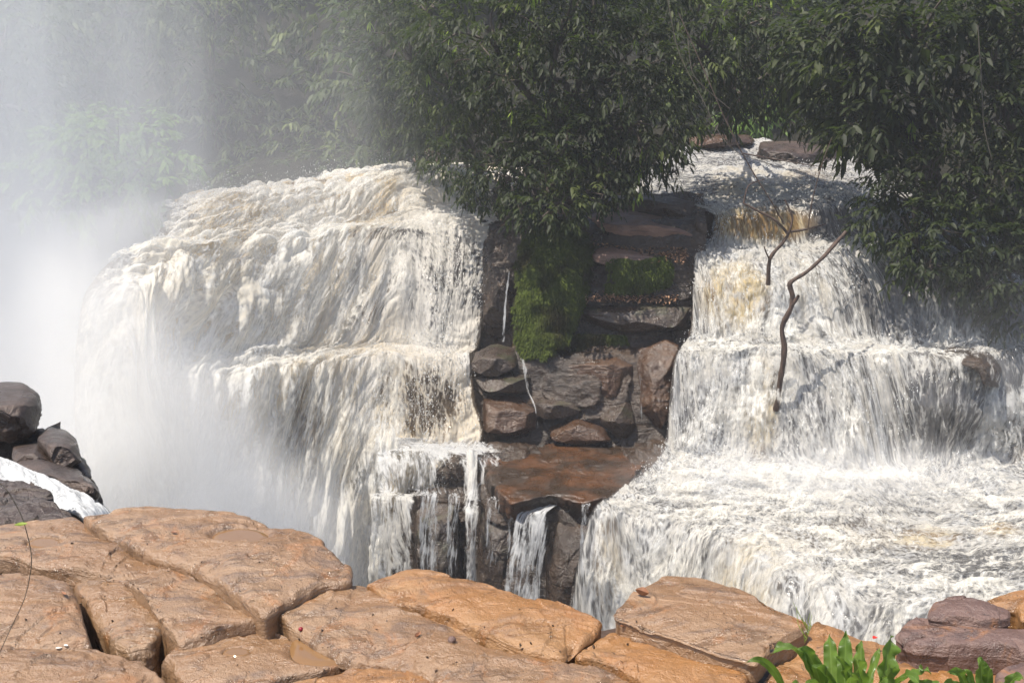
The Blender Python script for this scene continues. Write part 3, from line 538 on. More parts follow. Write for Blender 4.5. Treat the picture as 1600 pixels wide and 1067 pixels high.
slab([(-60,782),(20,772),(60,770),(100,790),(125,806),(95,818),(40,815),(-60,828)], (40,798), -1.72, M_dark, 'dark wet rock shelf between the white stream and the tan slabs', seed=134, R=0.014, thick=.5, nz=.05, y0=5)
slab([(-60,742),(10,738),(60,752),(90,775),(60,782),(-60,786)], (10,765), -1.95, M_dark, 'dark streaked rock at the left edge in front of the stream', seed=135, R=0.022, thick=.6, nz=.05, y0=5)

# ------------------------------------------------------------------ ground sheets
def sheet(name, x0, x1, y0, y1, nx, ny, zf, mat):
    X, Y = np.meshgrid(np.linspace(x0, x1, nx), np.linspace(y0, y1, ny), indexing='ij')
    o = mk(name, np.stack([X, Y, zf(X, Y)], -1), grid_faces(nx, ny)[:, ::-1], mat); o['kind'] = 'structure'; return o
sheet('ground', -600, 600, -600, 600, 80, 80, lambda X, Y: -14.5+0*X, M_soil)
def bank(X, Y):
    P = np.stack([X*.12, Y*.12, 0*X], -1)
    return -1.9+1.0*fbm(P, 4, 4)+smooth(Y, 44, 75)*22+smooth(X, 10.5, 30)*9*smooth(Y, 20, 32)-smooth(-X, 2, 12)*.9*(1-smooth(Y, 40, 50))
sheet('forest_bank', -90, 90, 39.5, 160, 160, 100, bank, M_soil)
block('forest_bank', [at(1395,330,27.5), at(1400,420,25.6), at(1475,455,25.2), at(1540,520,24.8), at(1580,545,24.6), at(1700,560,24.5), np.array([24,24,-5]), np.array([24,46,0]), np.array([12,46,-.3])], np.array([17,34,-1.5]), (0,0,-10), M_soil, bulge=1.2, R=1.2, nz=.5, nf=.5, seed=140, edge=.3)['kind'] = 'structure'
block('cliff', [at(820,330,28.3), at(800,300,30.6), at(830,268,37.4), at(900,240,43), at(1080,232,43), at(1030,262,36), at(975,298,30.4), at(940,320,28)], at(900,300,31), (0,0,-9), M_soil, bulge=.3, R=.6, nz=.25, nf=.6, seed=141, edge=.2)['kind'] = 'structure'

# ------------------------------------------------------------------ foliage
R_ = np.random.default_rng(11)
def leaves(base, dirn, side, L, W, droop=.25, simple=False):
    """many folded leaves at once; returns V, F(quads)"""
    n = len(base); up = unit(np.cross(side, dirn)); L = L[:, None]; W = W[:, None]
    def pt(t, s, dz):
        return base+dirn*L*t+side*W*s-np.array([0, 0, 1.])*L*droop*t*t+up*W*dz
    if simple:
        V = np.stack([pt(0, 0, 0), pt(.42, -.5, .12), pt(1, 0, 0), pt(.42, .5, .12)], 1)
        return V.reshape(-1, 3), (np.array([[0, 1, 2, 3]])[None]+np.arange(n)[:, None, None]*4).reshape(-1, 4)
    V = np.stack([pt(0, 0, 0), pt(.28, -.42, .14), pt(.28, 0, -.02), pt(.28, .42, .14), pt(.65, -.40, .14), pt(.65, 0, -.02), pt(.65, .40, .14), pt(1, 0, 0)], 1)
    q = np.array([[0, 1, 2, 3], [1, 4, 5, 2], [2, 5, 6, 3], [4, 7, 6, 5]])
    return V.reshape(-1, 3), (q[None]+np.arange(n)[:, None, None]*8).reshape(-1, 4)
def sprays(C, out, k, tw, L, W, droop, hang, rng, simple=False, jit=.5):
    """k leaves along a twig starting at each C and pointing to out"""
    n = len(C); out = unit(out)
    sd_ = unit(np.cross(out, np.array([0, 0, 1.])+rng.normal(0, .15, (n, 3))))
    B, D, SD, LL = [], [], [], []
    for j in range(k):
        t = (j+.6)/k; s = 1 if j % 2 else -1
        b = C+out*(tw*t)[:, None]+rng.normal(0, .02, (n, 3))-np.array([0, 0, 1.])*(tw*t*t*.25)[:, None]
        if j == k-1: s = 0
        d = unit(out*.7+sd_*s*(.75)+np.array([0, 0, -hang])+rng.normal(0, jit*.4, (n, 3)))
        s2 = unit(np.cross(d, np.array([0, 0, 1.])+rng.normal(0, .25, (n, 3))))
        B.append(b); D.append(d); SD.append(s2); LL.append(L*rng.uniform(.7, 1.15, n))
    B = np.concatenate(B); LL = np.concatenate(LL)
    return leaves(B, np.concatenate(D), np.concatenate(SD), LL, LL*W, droop, simple)
def crown(blobs, dens, L, W, k, hang, seed, simple=False, droop=.25, young=0., tw=.45, shelf=.5, ppl=4):
    """blobs: (px,py,Y,rx,ry,rz) radii rx, ry in photo pixels, rz in metres (depth)"""
    rng = np.random.default_rng(seed); Cs, Os, Ts = [], [], []
    for (px, py, Y, rx, ry, rz) in blobs:
        c = at(px, py, Y); s = Y/F; rad = np.array([rx*s, rz, ry*s])
        n = int(dens*(rad[0]*rad[2]+rad[0]*rad[1]+rad[1]*rad[2]))
        d = unit(rng.normal(0, 1, (n, 3))); u = rng.uniform(.35, 1, n)**.45
        lump = 1+.30*fbm(d*2.2+c*.3, 3, seed)+.16*fbm(d*6+c, 2, seed+1)
        p = c+d*rad*(u*lump)[:, None]
        # leaf layers: pull sprays towards tilted shelves, leaving gaps between them
        ph = (p[:, 2]+.35*fbm(p*.7, 3, seed+3)+.25*p[:, 1])/shelf
        p[:, 2] -= (ph-np.round(ph))*shelf*.55
        keep = (fbm(p*.9, 3, seed+5) > -.22) | (rng.random(n) < .16)
        Cs.append(p[keep]); o = unit(d/rad)+np.array([0, -.25, -.05])+rng.normal(0, .35, (n, 3)); Os.append(o[keep])
    C = np.concatenate(Cs); O = np.concatenate(Os)
    V, Fc = sprays(C, O, k, tw*rng.uniform(.7, 1.3, len(C)), np.full(len(C), L)*rng.uniform(.8, 1.2, len(C)), W, droop, hang, rng, simple)
    tone = np.clip(rng.random(len(C))*.45+.6*(.5+1.2*fbm(C*.7, 3, seed+8)), 0, 1)
    per = len(V)//(len(C)*k); tn = np.repeat(np.tile(tone, k), per)
    Yv = None
    if young > 0:
        m = rng.random(len(C)) < young; m &= (fbm(C*.6, 2, seed+12) > -.1)
        c2 = C[m]-np.array([0, .1, .1])
        if len(c2):
            o2 = unit(rng.normal(0, .25, (len(c2), 3))+np.array([0, 0, -1.]))
            Yv = sprays(c2, o2, 4, np.full(len(c2), .12), np.full(len(c2), L*1.15), .24, .1, .9, rng)
    return V, Fc, tn, Yv
def tube(path, r0, r1, n=8, wob=0., seed=0, sub=6):
    P = np.asarray(path, float); P = cr(P, (len(P)-1)*sub+1, 0); m = len(P)
    T = unit(np.gradient(P, axis=0)); ref = np.array([.3, 1., .2]); A = unit(np.cross(T, ref)); B = np.cross(T, A)
    r = np.linspace(r0, r1, m)*(1+wob*fbm(P*6, 3, seed)); th = np.linspace(0, 2*np.pi, n, endpoint=False)
    if wob: P = P+fbm(np.stack([P*3, P*3+7, P*3+15], 0), 2, seed).T*wob*r0*.8
    V = P[None]+(np.cos(th)[:, None, None]*A+np.sin(th)[:, None, None]*B)*r[None, :, None]
    return V.reshape(-1, 3), grid_faces(n, m, wrap=True)
def tree(name, label, cat, root, blobs, leafm, dens=16, L=.26, W=.3, k=6, hang=.6, seed=1, trunk=.16, young=0., simple=False, tw=.45, shelf=.5, group=None, bark=None, droop=.25):
    e = empty(name, root, label, cat, group)
    rng = np.random.default_rng(seed+500); parts = []
    root = np.array(root, float); cs = [at(*b[:3]) for b in blobs]; top = np.mean(cs, 0)
    fork = root*.45+top*.55; fork[2] = root[2]+(top[2]-root[2])*.5
    parts.append(tube([root-np.array([0, 0, .4]), root*.6+fork*.4+rng.normal(0, .1, 3), fork], trunk, trunk*.7, 9, .15, seed))
    for c, b in zip(cs, blobs):
        m = (fork+c)/2+rng.normal(0, .25, 3)
        parts.append(tube([fork, m, c], trunk*.55, trunk*.2, 7, .15, seed+1))
        s = b[2]/F
        for q in range(5):
            d = unit(rng.normal(0, 1, 3)); tip = c+d*np.array([b[3]*s, b[5], b[4]*s])*.8
            parts.append(tube([m*.4+c*.6, (c+tip)/2+rng.normal(0, .12, 3), tip], trunk*.2, trunk*.05, 5, .1, seed+q, 4))
    V, Fc = join(parts); mk('trunk', V, Fc, bark or M_bark, parent=e)
    V, Fc, tn, Yv = crown(blobs, dens, L, W, k, hang, seed, simple, droop, young, tw, shelf)
    mk('crown', V, Fc, leafm, parent=e, attrs={'tone': tn})
    if Yv is not None: mk('young_leaves', Yv[0], Yv[1], M_young, parent=e, attrs={'tone': np.zeros(len(Yv[0]))})
    return e

# overhanging forest trees, middle and right
GT = 'trees overhanging the falls'
tree('forest_tree', 'tall dark tree with drooping leaves overhanging the middle of the falls', 'tree', at(880,300,29.5),
     [(760,40,27.5,120,75,1.8),(880,30,27,110,70,1.8),(960,110,27,110,85,1.8),(830,120,27.2,110,70,1.6),(1010,190,26.6,75,80,1.3),(700,120,28.5,70,70,1.5),(930,-40,28,150,70,2),(960,215,26.8,80,60,1.2)], M_leafA, dens=44, L=.21, W=.33, k=8, hang=.4, seed=201, trunk=.22, young=.045, group=GT)
tree('forest_tree', 'dark tree behind the middle one, reaching towards the mist', 'tree', at(760,270,34),
     [(640,60,31,80,80,2),(690,200,30.5,60,60,1.4),(620,150,32,60,60,1.5),(760,190,30,100,70,1.5),(660,-20,32,110,60,2)], M_leafA, dens=30, L=.25, W=.33, k=7, hang=.4, seed=202, trunk=.2, young=.012, group=GT)
tree('forest_bush', 'round dense bush hanging over the mossy rock between the two falls', 'bush', at(860,345,27.3),
     [(760,240,26.8,95,60,1.3),(850,230,26.2,90,60,1.3),(855,300,25.7,75,52,.9),(920,290,25.8,55,50,.8),(868,322,25.3,62,34,.7),(790,280,26.6,85,35,.9),(900,200,26.6,90,50,1.2),(960,270,26.4,40,55,.7)], M_leafB, dens=48, L=.17, W=.42, k=6, hang=.35, seed=203, trunk=.12, tw=.3, shelf=.35)
tree('hanging_shrub', 'thin leafy shrub with pale leaves dangling in front of the upper stream', 'shrub', at(985,200,27.3),
     [(1020,240,26.2,30,40,.5),(985,285,26,22,40,.4),(1040,215,26.4,40,25,.5),(1060,265,26,14,22,.3)], M_leafA, dens=30, L=.24, W=.3, k=5, hang=.9, seed=204, trunk=.05, young=.16)
tree('forest_tree', 'forest tree with pale young leaves over the upper stream', 'tree', at(1120,205,44),
     [(1090,60,28,80,80,2),(1180,100,29,80,70,2),(1150,10,29,110,60,2),(1250,140,29.5,55,50,1.5),(1230,60,28.5,80,70,2),(1110,145,31,50,45,1.5)], M_leafA, dens=28, L=.24, W=.34, k=8, hang=.35, seed=205, trunk=.2, young=.07, group=GT)
tree('forest_tree', 'dark tree with broad drooping leaf tiers at the upper right', 'tree', at(1560,420,27.5),
     [(1320,60,25.5,90,80,1.8),(1420,110,25,100,80,1.8),(1360,180,25.3,80,70,1.4),(1430,20,25,120,60,2),(1345,200,25.6,45,45,1.)], M_leafA, dens=30, L=.29, W=.40, k=7, hang=.3, seed=206, trunk=.2, young=.03, group=GT)
tree('forest_tree', 'dark tree filling the top right corner', 'tree', at(1640,440,27),
     [(1540,60,25,100,90,2),(1600,160,24.8,90,80,1.8),(1520,180,24.8,80,70,1.4),(1600,-20,26,140,70,2),(1650,60,25,80,90,2)], M_leafA, dens=32, L=.25, W=.36, k=7, hang=.3, seed=207, trunk=.22, young=.004, group=GT)
tree('forest_bush', 'wide bush of small leaves hanging above the right end of the right falls', 'bush', at(1590,470,26.2),
     [(1445,268,24.6,85,55,1.3),(1520,280,24.2,100,60,1.3),(1600,300,24,80,80,1.3),(1410,340,24.2,80,50,1.1),(1500,370,23.7,100,60,1.2),(1580,400,23.6,70,60,1.),(1450,410,23.6,50,34,.7),(1540,435,23.3,60,34,.7),(1390,300,25,40,40,.8),(1620,420,23.4,60,60,1.),(1590,460,23.4,60,50,.9)], M_leafB, dens=46, L=.19, W=.42, k=6, hang=.35, seed=208, trunk=.14, tw=.32, shelf=.4)
tree('sunlit_shrub', 'sunlit yellow green shrub behind the upper stream', 'shrub', at(1190,215,46),
     [(1190,180,45,28,22,1.2),(1215,150,45.5,22,18,1.),(1150,190,45.5,24,16,1)], M_leafL, dens=22, L=.34, W=.45, k=5, hang=.4, seed=209, trunk=.06)
tree('forest_tree', 'green lit tree in the gap above the upper stream', 'tree', at(1250,200,52),
     [(1120,160,50,90,60,2.5),(1240,150,50,90,60,2.5),(1330,190,48,70,50,2.),(1180,90,51,100,60,3),(1060,180,50,70,40,2)], M_leafC, dens=10, L=.42, W=.36, k=6, hang=.5, seed=210, trunk=.25, young=.03)
# trees in the mist on the left
GM = 'trees standing in the mist'
ML = [('leftmost misty tree at the upper left corner', at(20,330,44), [(10,40,43,120,90,3),(30,170,42,90,80,3),(-60,100,43,120,120,3)]),
      ('misty tree with a high crown, second from the left', at(150,320,48), [(150,60,47,110,80,3),(210,-10,47,130,70,3),(110,150,46,80,60,2.5)]),
      ('misty tree left of the small hole of bright sky', at(330,290,50), [(330,110,49,110,90,3),(340,0,50,140,60,3),(330,210,48,110,60,2.5)]),
      ('misty tree right of the small hole of bright sky', at(520,270,50), [(500,160,49,80,80,3),(540,40,49,100,80,3),(520,230,47,90,40,2)]),
      ('brownish misty tree leaning out over the left lip of the falls', at(640,250,44), [(560,110,40,60,60,2),(600,60,39,80,70,2),(600,200,41,60,50,2)])]
for i, (lb, rt, bl) in enumerate(ML):
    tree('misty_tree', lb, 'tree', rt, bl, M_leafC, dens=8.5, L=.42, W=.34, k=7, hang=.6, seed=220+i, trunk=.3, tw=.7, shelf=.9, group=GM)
tree('misty_bush', 'pale green bush catching light in the mist at the left', 'bush', at(210,330,37),
     [(190,210,36,75,45,1.8),(235,250,35.5,60,45,1.5),(130,240,36.5,60,50,1.8),(210,300,35,90,35,1.5),(90,300,36,80,40,1.8)], M_leafL, dens=11, L=.36, W=.36, k=7, hang=.4, seed=230, trunk=.12, tw=.6, shelf=.7)
tree('misty_bush', 'low dark bush on the far bank just above the left lip', 'bush', at(600,265,45),
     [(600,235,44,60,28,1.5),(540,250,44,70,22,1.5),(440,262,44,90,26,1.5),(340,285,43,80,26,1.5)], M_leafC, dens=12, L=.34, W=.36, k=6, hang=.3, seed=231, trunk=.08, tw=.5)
# the forest mass behind everything (uncountable)
rng = np.random.default_rng(77)
n = 26000
C = np.stack([rng.uniform(-42, 40, n), rng.uniform(0, 1, n), rng.uniform(-3, 16, n)], 1)
C[:, 1] = 56+C[:, 1]*3+2.5*fbm(C*np.array([.25, 0, .25]), 3, 3)
hole = ((proj(C)[0]-432)/20)**2+((proj(C)[1]-86)/9)**2 < 1
C = C[~hole]; n = len(C)
V, Fc = sprays(C, unit(rng.normal(0, .6, (n, 3))+np.array([0, -.8, 0])), 6, np.full(n, .9), np.full(n, .62), .42, .25, .5, rng, True)
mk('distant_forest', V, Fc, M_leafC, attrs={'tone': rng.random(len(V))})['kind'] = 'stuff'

# ------------------------------------------------------------------ moss, litter, grass tufts
def moss(name, ctrl, nb, seed, label_amp=.12):
    V, UV, N = loft(ctrl, 120, 160, 0, seed)
    v = np.linspace(0, 1, 160)[None]; u = np.linspace(0, 1, 120)[:, None]
    V = V+N*(label_amp*(fbm(V*2.2, 4, seed, billow=True)+.3)*np.sin(np.pi*u)**.5)[..., None]
    rng = np.random.default_rng(seed); i = rng.integers(0, 120, nb); j = rng.integers(0, 160, nb)
    b = V[i, j]+rng.normal(0, .02, (nb, 3)); nn = N[i, j]*np.sign(-N[i, j][:, 1:2])
    d = unit(nn*.55+np.array([0, 0, -1.])*rng.uniform(.3, 1.2, (nb, 1))+rng.normal(0, .3, (nb, 3)))
    sd_ = unit(np.cross(d, nn+rng.normal(0, .4, (nb, 3))))
    Lw = rng.uniform(.04, .12, nb)
    VL, FL = leaves(b, d, sd_, Lw, Lw*.22, .3, True)
    e_ = np.minimum(np.minimum(u, 1-u)*2.2, np.minimum(v+.3, 1-v)*2.)+.60*fbm(V*1.7, 4, seed+20)+.25*fbm(V*7, 3, seed+21)
    ok = e_ > .16; gf = grid_faces(120, 160); gf = gf[ok.reshape(-1)[gf].all(1)]
    kp = ok[i, j]; VL = VL.reshape(nb, 4, 3)[kp].reshape(-1, 3); FL = np.arange(len(VL)).reshape(-1, 4)
    V0, F0 = join([(V.reshape(-1, 3), gf), (VL, FL)])
    tone = .5+.6*fbm(V0*1.1, 3, seed+3)
    o = mk(name, V0, F0, M_moss, attrs={'tone': tone}); o['kind'] = 'stuff'
g = G('moss'); co = g.n('TexCoord').outputs['Object']; tn = g.attr('tone')
c_ = g.mix(g.n('NewGeometry').outputs['Random Per Island'], (.070, .096, .020), (.110, .140, .030)); c_ = g.mix(g.ss(tn, .35, .8), c_, (.035, .032, .014))
hn = g.noise(co, 40, 5, .7)
M_moss = g.surf(g.n('BsdfPrincipled', {'Base Color': c_, 'Roughness': .95, 'Specular IOR Level': .1, 'Normal': g.n('Bump', {'Strength': 1., 'Distance': .04, 'Height': hn})}))
moss('hanging_moss', [
 [(828,352,27.5),(812,385,26.9),(804,430,26.3),(802,480,26.0),(806,530,25.8),(815,556,25.6)],
 [(850,345,27.3),(842,385,26.4),(835,430,25.9),(832,480,25.7),(832,530,25.5),(830,580,25.3)],
 [(878,345,27.3),(876,385,26.3),(872,430,25.8),(868,480,25.6),(862,530,25.5),(850,560,25.4)],
 [(905,350,27.4),(915,385,26.5),(908,430,26.1),(896,480,25.7),(886,520,25.6),(878,548,25.5)],
 [(922,358,27.5),(934,390,26.8),(930,430,26.5),(912,470,26.2),(902,500,25.9),(900,540,25.8)]], 42000, 301, .16)
moss('moss_patch', [
 [(950,402,26.3),(946,425,26.1),(948,456,26.1)],
 [(975,405,26.0),(978,430,25.9),(985,458,26)],
 [(1000,408,25.95),(1005,432,25.85),(1010,455,26)],
 [(1030,402,26.0),(1035,425,25.9),(1035,446,26)],
 [(1045,408,26.1),(1050,425,26.0),(1048,440,26.1)]], 12000, 302, .08)
moss('moss_patch', [[(890,524,25.9),(892,540,25.8),(895,556,25.7)],[(915,522,25.8),(916,545,25.7),(912,556,25.6)],[(985,524,25.8),(985,536,25.8),(985,542,25.9)]], 4000, 303, .05)

g = G('dead leaf'); c_ = g.mix(g.n('NewGeometry').outputs['Random Per Island'], (.20, .10, .05), (.36, .21, .12))
M_dleaf = g.surf(g.n('BsdfPrincipled', {'Base Color': c_, 'Roughness': .7}))
n = 1100; rng = np.random.default_rng(9)
px = rng.uniform(925, 1075, n); py = 366+(px-925)*.20+rng.normal(0, 7, n); 
b = np.array([at(x, y, Y) for x, y, Y in zip(px, py, 27.0-(py-366-(px-925)*.2)*.03-(px-925)*.005)])
px = rng.uniform(900, 1060, 350); b = np.vstack([b, np.array([at(x, y, 25.9) for x, y in zip(px, 466+rng.normal(0, 3, 350))])]); n = len(b)
d = unit(rng.normal(0, 1, (n, 3))*np.array([1, 1, .3])); V, Fc = leaves(b, d, unit(np.cross(d, np.array([0, 0, 1.])+rng.normal(0, .3, (n, 3)))), rng.uniform(.06, .13, n), rng.uniform(.03, .06, n), .2)
mk('leaf_litter', V, Fc, M_dleaf)['kind'] = 'stuff'

# ------------------------------------------------------------------ dead branches and vines
def branch(name, label, cat, paths, mat, group=None, partname='twig'):
    main = paths[0]; p0 = at(*main[0][0]); e = empty(name, p0, label, cat, group)
    V, Fc = tube([at(*p) for p in main[0]], main[1], main[2], 10, .35, 5, 8); mk('stem', V, Fc, mat, parent=e)
    for pth, a, b in paths[1:]:
        V, Fc = tube([at(*p) for p in pth], a, b, 7, .3, 6, 7); mk(partname, V, Fc, mat, parent=e)
branch('dead_branch', 'crooked dark dead branch standing in the right falls, largest of the two', 'branch', [
 ([(1212,640,23.0),(1220,590,22.8),(1226,545,22.7),(1223,512,22.7),(1236,480,22.6),(1238,462,22.6),(1234,443,22.6),(1258,427,22.6),(1288,400,22.6),(1308,378,22.7),(1322,362,22.8)], .062, .036),
 ([(1236,478,22.6),(1244,468,22.55),(1248,462,22.5)], .045, .03)], M_dead, partname='stub')
branch('dead_branch', 'thinner forked dead branch leaning over the upper curtain of water', 'branch', [
 ([(1200,445,24.2),(1203,405,24.1),(1222,380,24.1),(1232,366,24.1),(1238,340,24.1),(1226,312,24.1)], .048, .016),
 ([(1236,362,24.1),(1262,358,24.1),(1290,350,24.2)], .035, .012),
 ([(1232,366,24.1),(1212,345,24.0),(1185,330,24.0),(1162,318,24.0)], .032, .018),
 ([(1162,318,24.0),(1170,290,24.0),(1195,280,24.1)], .022, .008),
 ([(1225,350,24.0),(1205,315,23.9),(1180,275,23.9),(1160,240,23.9),(1130,180,24),(1100,110,24.2),(1060,20,24.5)], .016, .009),
 ([(1160,240,23.9),(1215,250,23.9),(1288,262,24)], .014, .007),
 ([(1262,358,24.1),(1270,310,24),(1285,255,24),(1300,215,24)], .016, .008),
 ([(1202,405,24.1),(1196,392,24),(1194,385,24)], .02, .012)], M_dead)
branch('vine', 'thin pale vine looping down from the trees to the forked branch', 'vine', [
 ([(1040,-20,24.6),(1060,80,24.5),(1100,160,24.3),(1125,210,24.2),(1155,240,24.1),(1220,262,24)], .011, .007),
 ([(1075,60,24.5),(1085,120,24.4),(1140,170,24.3)], .012, .008)], M_vine)
branch('vine', 'long thin vine hanging down in front of the upper right trees', 'vine', [
 ([(1528,40,22.8),(1533,120,22.8),(1538,200,22.8),(1550,250,22.8)], .014, .010)], M_vine)
branch('vine', 'short pale vine hanging at the left edge of the moss under the bush', 'vine', [
 ([(808,318,25.2),(815,335,25.2),(826,358,25.3)], .02, .012)], M_vine)

# ------------------------------------------------------------------ flying spray (drops)
def drops(name, W, N, Fm, n, seed, zone=None, out=(.1, .7), size=(.003, .009), edge=None):
    rng = np.random.default_rng(seed); nu, nv = W.shape[:2]
    i = rng.integers(1, nu-1, n*3); j = rng.integers(1, nv-2, n*3)
    p = W[i, j]; nn = N[i, j]*np.sign(-N[i, j][:, 1:2]+1e-6); f = Fm[i, j]
    fl_ = unit(W[i, np.minimum(j+1, nv-1)]-W[i, j])
    clus = fbm(p*np.array([2.2, 2.2, 1.1]), 3, seed+1)
    ok = (clus > .02) & (f > .2)
    ok &= (j > nv*.2)
    if zone is not None: ok &= zone(p)
    p, nn, fl_ = p[ok][:n], nn[ok][:n], fl_[ok][:n]; n = len(p)
    p = p+nn*(out[0]+(out[1]-out[0])*rng.random(n)**2)[:, None]+rng.normal(0, .05, (n, 3))
    s = rng.uniform(size[0], size[1], n)*rng.choice([1, 1, 1, 1.8], n); L = s*rng.uniform(1., 3.2, n)
    a = unit(np.cross(fl_, rng.normal(0, 1, (n, 3)))); b = np.cross(fl_, a)
    V = np.stack([p-fl_*L[:, None], p+a*s[:, None], p+b*s[:, None], p-a*s[:, None], p-b*s[:, None], p+fl_*L[:, None]], 1)
    q = np.array([[0, 1, 2, 2], [0, 2, 3, 3], [0, 3, 4, 4], [0, 4, 1, 1], [5, 2, 1, 1], [5, 3, 2, 2], [5, 4, 3, 3], [5, 1, 4, 4]])[:, :3]
    Fc = (q[None]+np.arange(n)[:, None, None]*6).reshape(-1, 3)
    mk(name, V.reshape(-1, 3), Fc, M_drop)['kind'] = 'stuff'
g = G('water drops')
M_drop = g.surf(g.n('MixShader', {0: .4, 1: g.n('BsdfPrincipled', {'Base Color': (.82, .83, .82), 'Roughness': .4}).outputs[0], 2: g.n('BsdfTranslucent', {'Color': (.8, .8, .8)}).outputs[0]}))
drops('water_spray', *fl, 20000, 401, out=(.05, .5))
drops('water_spray', *fr, 14000, 402, out=(.03, .35), zone=lambda p: p[:, 1] > 21.5)

# ------------------------------------------------------------------ foreground plants and small finds
g = G('strap leaf'); uvs = g.n('SeparateXYZ', {0: g.n('TexCoord').outputs['UV']}); u_, v_ = uvs.outputs[0], uvs.outputs[1]
co = g.n('TexCoord').outputs['Object']
c_ = g.mix(g.noise(co, 9, 3), (.085, .165, .028), (.20, .31, .06)); vein = g.math('ABSOLUTE', g.math('SUBTRACT', u_, .5))
c_ = g.mix(g.ss(vein, 0, .06, .6, 0), c_, (.25, .38, .10))
st_ = g.n('TexWave', {'Vector': g.vscale(g.n('TexCoord').outputs['UV'], (9, .3, 1)), 'Scale': 1.5, 'Distortion': 1.2}).outputs[1]
bp_ = g.n('Bump', {'Strength': .5, 'Distance': .004, 'Height': g.math('ADD', st_, g.noise(co, 60, 3))})
M_strap = g.surf(g.n('MixShader', {0: .35, 1: g.n('BsdfPrincipled', {'Base Color': c_, 'Roughness': .27, 'Specular IOR Level': .6, 'Normal': bp_}).outputs[0],
   2: g.n('BsdfTranslucent', {'Color': g.mix(.4, c_, (.3, .5, .03))}).outputs[0]}))
def strap(parent, base, tip, arch, wd, seed, twist=.4, fold=.25):
    rng = np.random.default_rng(seed); n, m = 34, 9; t = np.linspace(0, 1, n)[:, None]
    b, e_ = np.array(base), np.array(tip); mid = (b+e_)/2+np.array([0, 0, arch])
    P = (1-t)**2*b+2*t*(1-t)*mid+t*t*e_
    T = unit(np.gradient(P, axis=0)); toward = unit(-P)      # the blade's face
    ang = twist*(rng.random()-.5)*2+np.linspace(0, twist, n)*rng.choice([-1, 1])
    S1 = unit(np.cross(T, np.array([0, -.7, .7])+rng.normal(0, .35, 3))); N1 = np.cross(S1, T)
    Sd = S1*np.cos(ang)[:, None]+N1*np.sin(ang)[:, None]; Nn = np.cross(Sd, T)
    tt = t[:, 0]; wdt = wd*(np.sin(np.pi*np.clip(tt*.72+.2, 0, 1))**.5)*(1-smooth(tt, .80, 1.0)*.93)
    x = np.linspace(-1, 1, m)[None]
    wav = .16*wd*np.sin(tt*rng.uniform(14, 22)+rng.random()*6)[:, None]*np.abs(x)**2*np.sign(x+.01)+.10*wd*np.sin(tt*rng.uniform(24, 34)+1)[:, None]*np.abs(x)**2
    V = P[:, None]+Sd[:, None]*(x*wdt[:, None]*.5)[..., None]+Nn[:, None]*(np.abs(x)*wdt[:, None]*fold+wav)[..., None]
    uv = np.stack([(x+1)/2*np.ones((n, 1)), t*np.ones((1, m))], -1)
    mk('leaf', V, grid_faces(n, m), M_strap, parent=parent, uv=uv)
def plant(label, base, lv, Y, seed, group=None):
    bp = at(*base, Y); e = empty('strap_leaved_plant', bp, label, 'plant', group)
    for i, (bx, by, tx, ty, dY, arch, wpx) in enumerate(lv):
        strap(e, at(bx, by, Y+.02*(i % 3)), at(tx, ty, Y+dY), arch, wpx*Y/F*.98, seed+i)
plant('glossy green plant with wavy strap leaves at the bottom edge of the rocks', (1320,1095),
 [(1318,1100,1322,985,.06,.02,26),(1300,1100,1296,990,.10,.03,26),(1345,1100,1345,1000,.10,.02,24),(1375,1100,1392,992,.05,.04,34),(1350,1100,1375,1010,.1,.03,14),
  (1290,1100,1245,1015,-.05,.10,24),(1280,1100,1205,1022,-.08,.16,20),(1240,1110,1165,1035,-.12,.12,14),(1310,1105,1268,1040,-.15,.06,22),(1340,1105,1342,1030,-.2,.04,28),(1365,1105,1400,1042,-.15,.05,24),
  (1370,1100,1455,1052,-.12,.10,22),(1385,1100,1440,1075,-.2,.12,18),(1330,1105,1310,1025,-.12,.03,22),(1305,1108,1255,1075,-.22,.08,20),(1355,1105,1385,1070,-.25,.07,24),(1390,1105,1480,1085,-.15,.1,18),(1285,1110,1225,1080,-.2,.08,18),(1325,1110,1330,1052,-.25,.05,22)], 2.86, 600)
plant('smaller strap leaved plant cut off by the lower right edge', (1540,1100),
 [(1535,1105,1532,1025,.0,.02,26),(1540,1105,1545,1040,-.05,.03,18),(1520,1105,1480,1050,-.08,.08,18),(1525,1108,1505,1046,-.02,.05,16),(1560,1105,1600,1062,-.08,.08,18),(1510,1110,1470,1075,-.12,.08,18),(1550,1110,1580,1075,-.15,.06,20),(1570,1110,1640,1080,-.1,.08,16)], 2.80, 640)
plant('few low leaves just in front of the orange slab, left of the big plant', (1215,1120),
 [(1215,1125,1180,1085,-.05,.05,16),(1225,1125,1235,1080,-.02,.05,18),(1205,1125,1160,1095,-.05,.06,14)], 2.84, 670)
# small grass tuft in the crack behind the raised block
e = empty('grass_tuft', on_plane(1262, 1000, -1.60), 'thin yellowish grass tuft growing at the right corner of the raised block', 'grass')
rng = np.random.default_rng(5)
for q in range(9):
    b = on_plane(1258+q*1.2, 1003-q*3, -1.60); t_ = b+np.array([rng.normal(0, .03), rng.normal(0, .02), rng.uniform(.05, .10)])
    V, Fc = tube([b, (b+t_)/2+rng.normal(0, .006, 3), t_], .0016, .0005, 5, 0, q, 4); mk('blade', V, Fc, M_young, parent=e, attrs={'tone': np.zeros(len(V))})
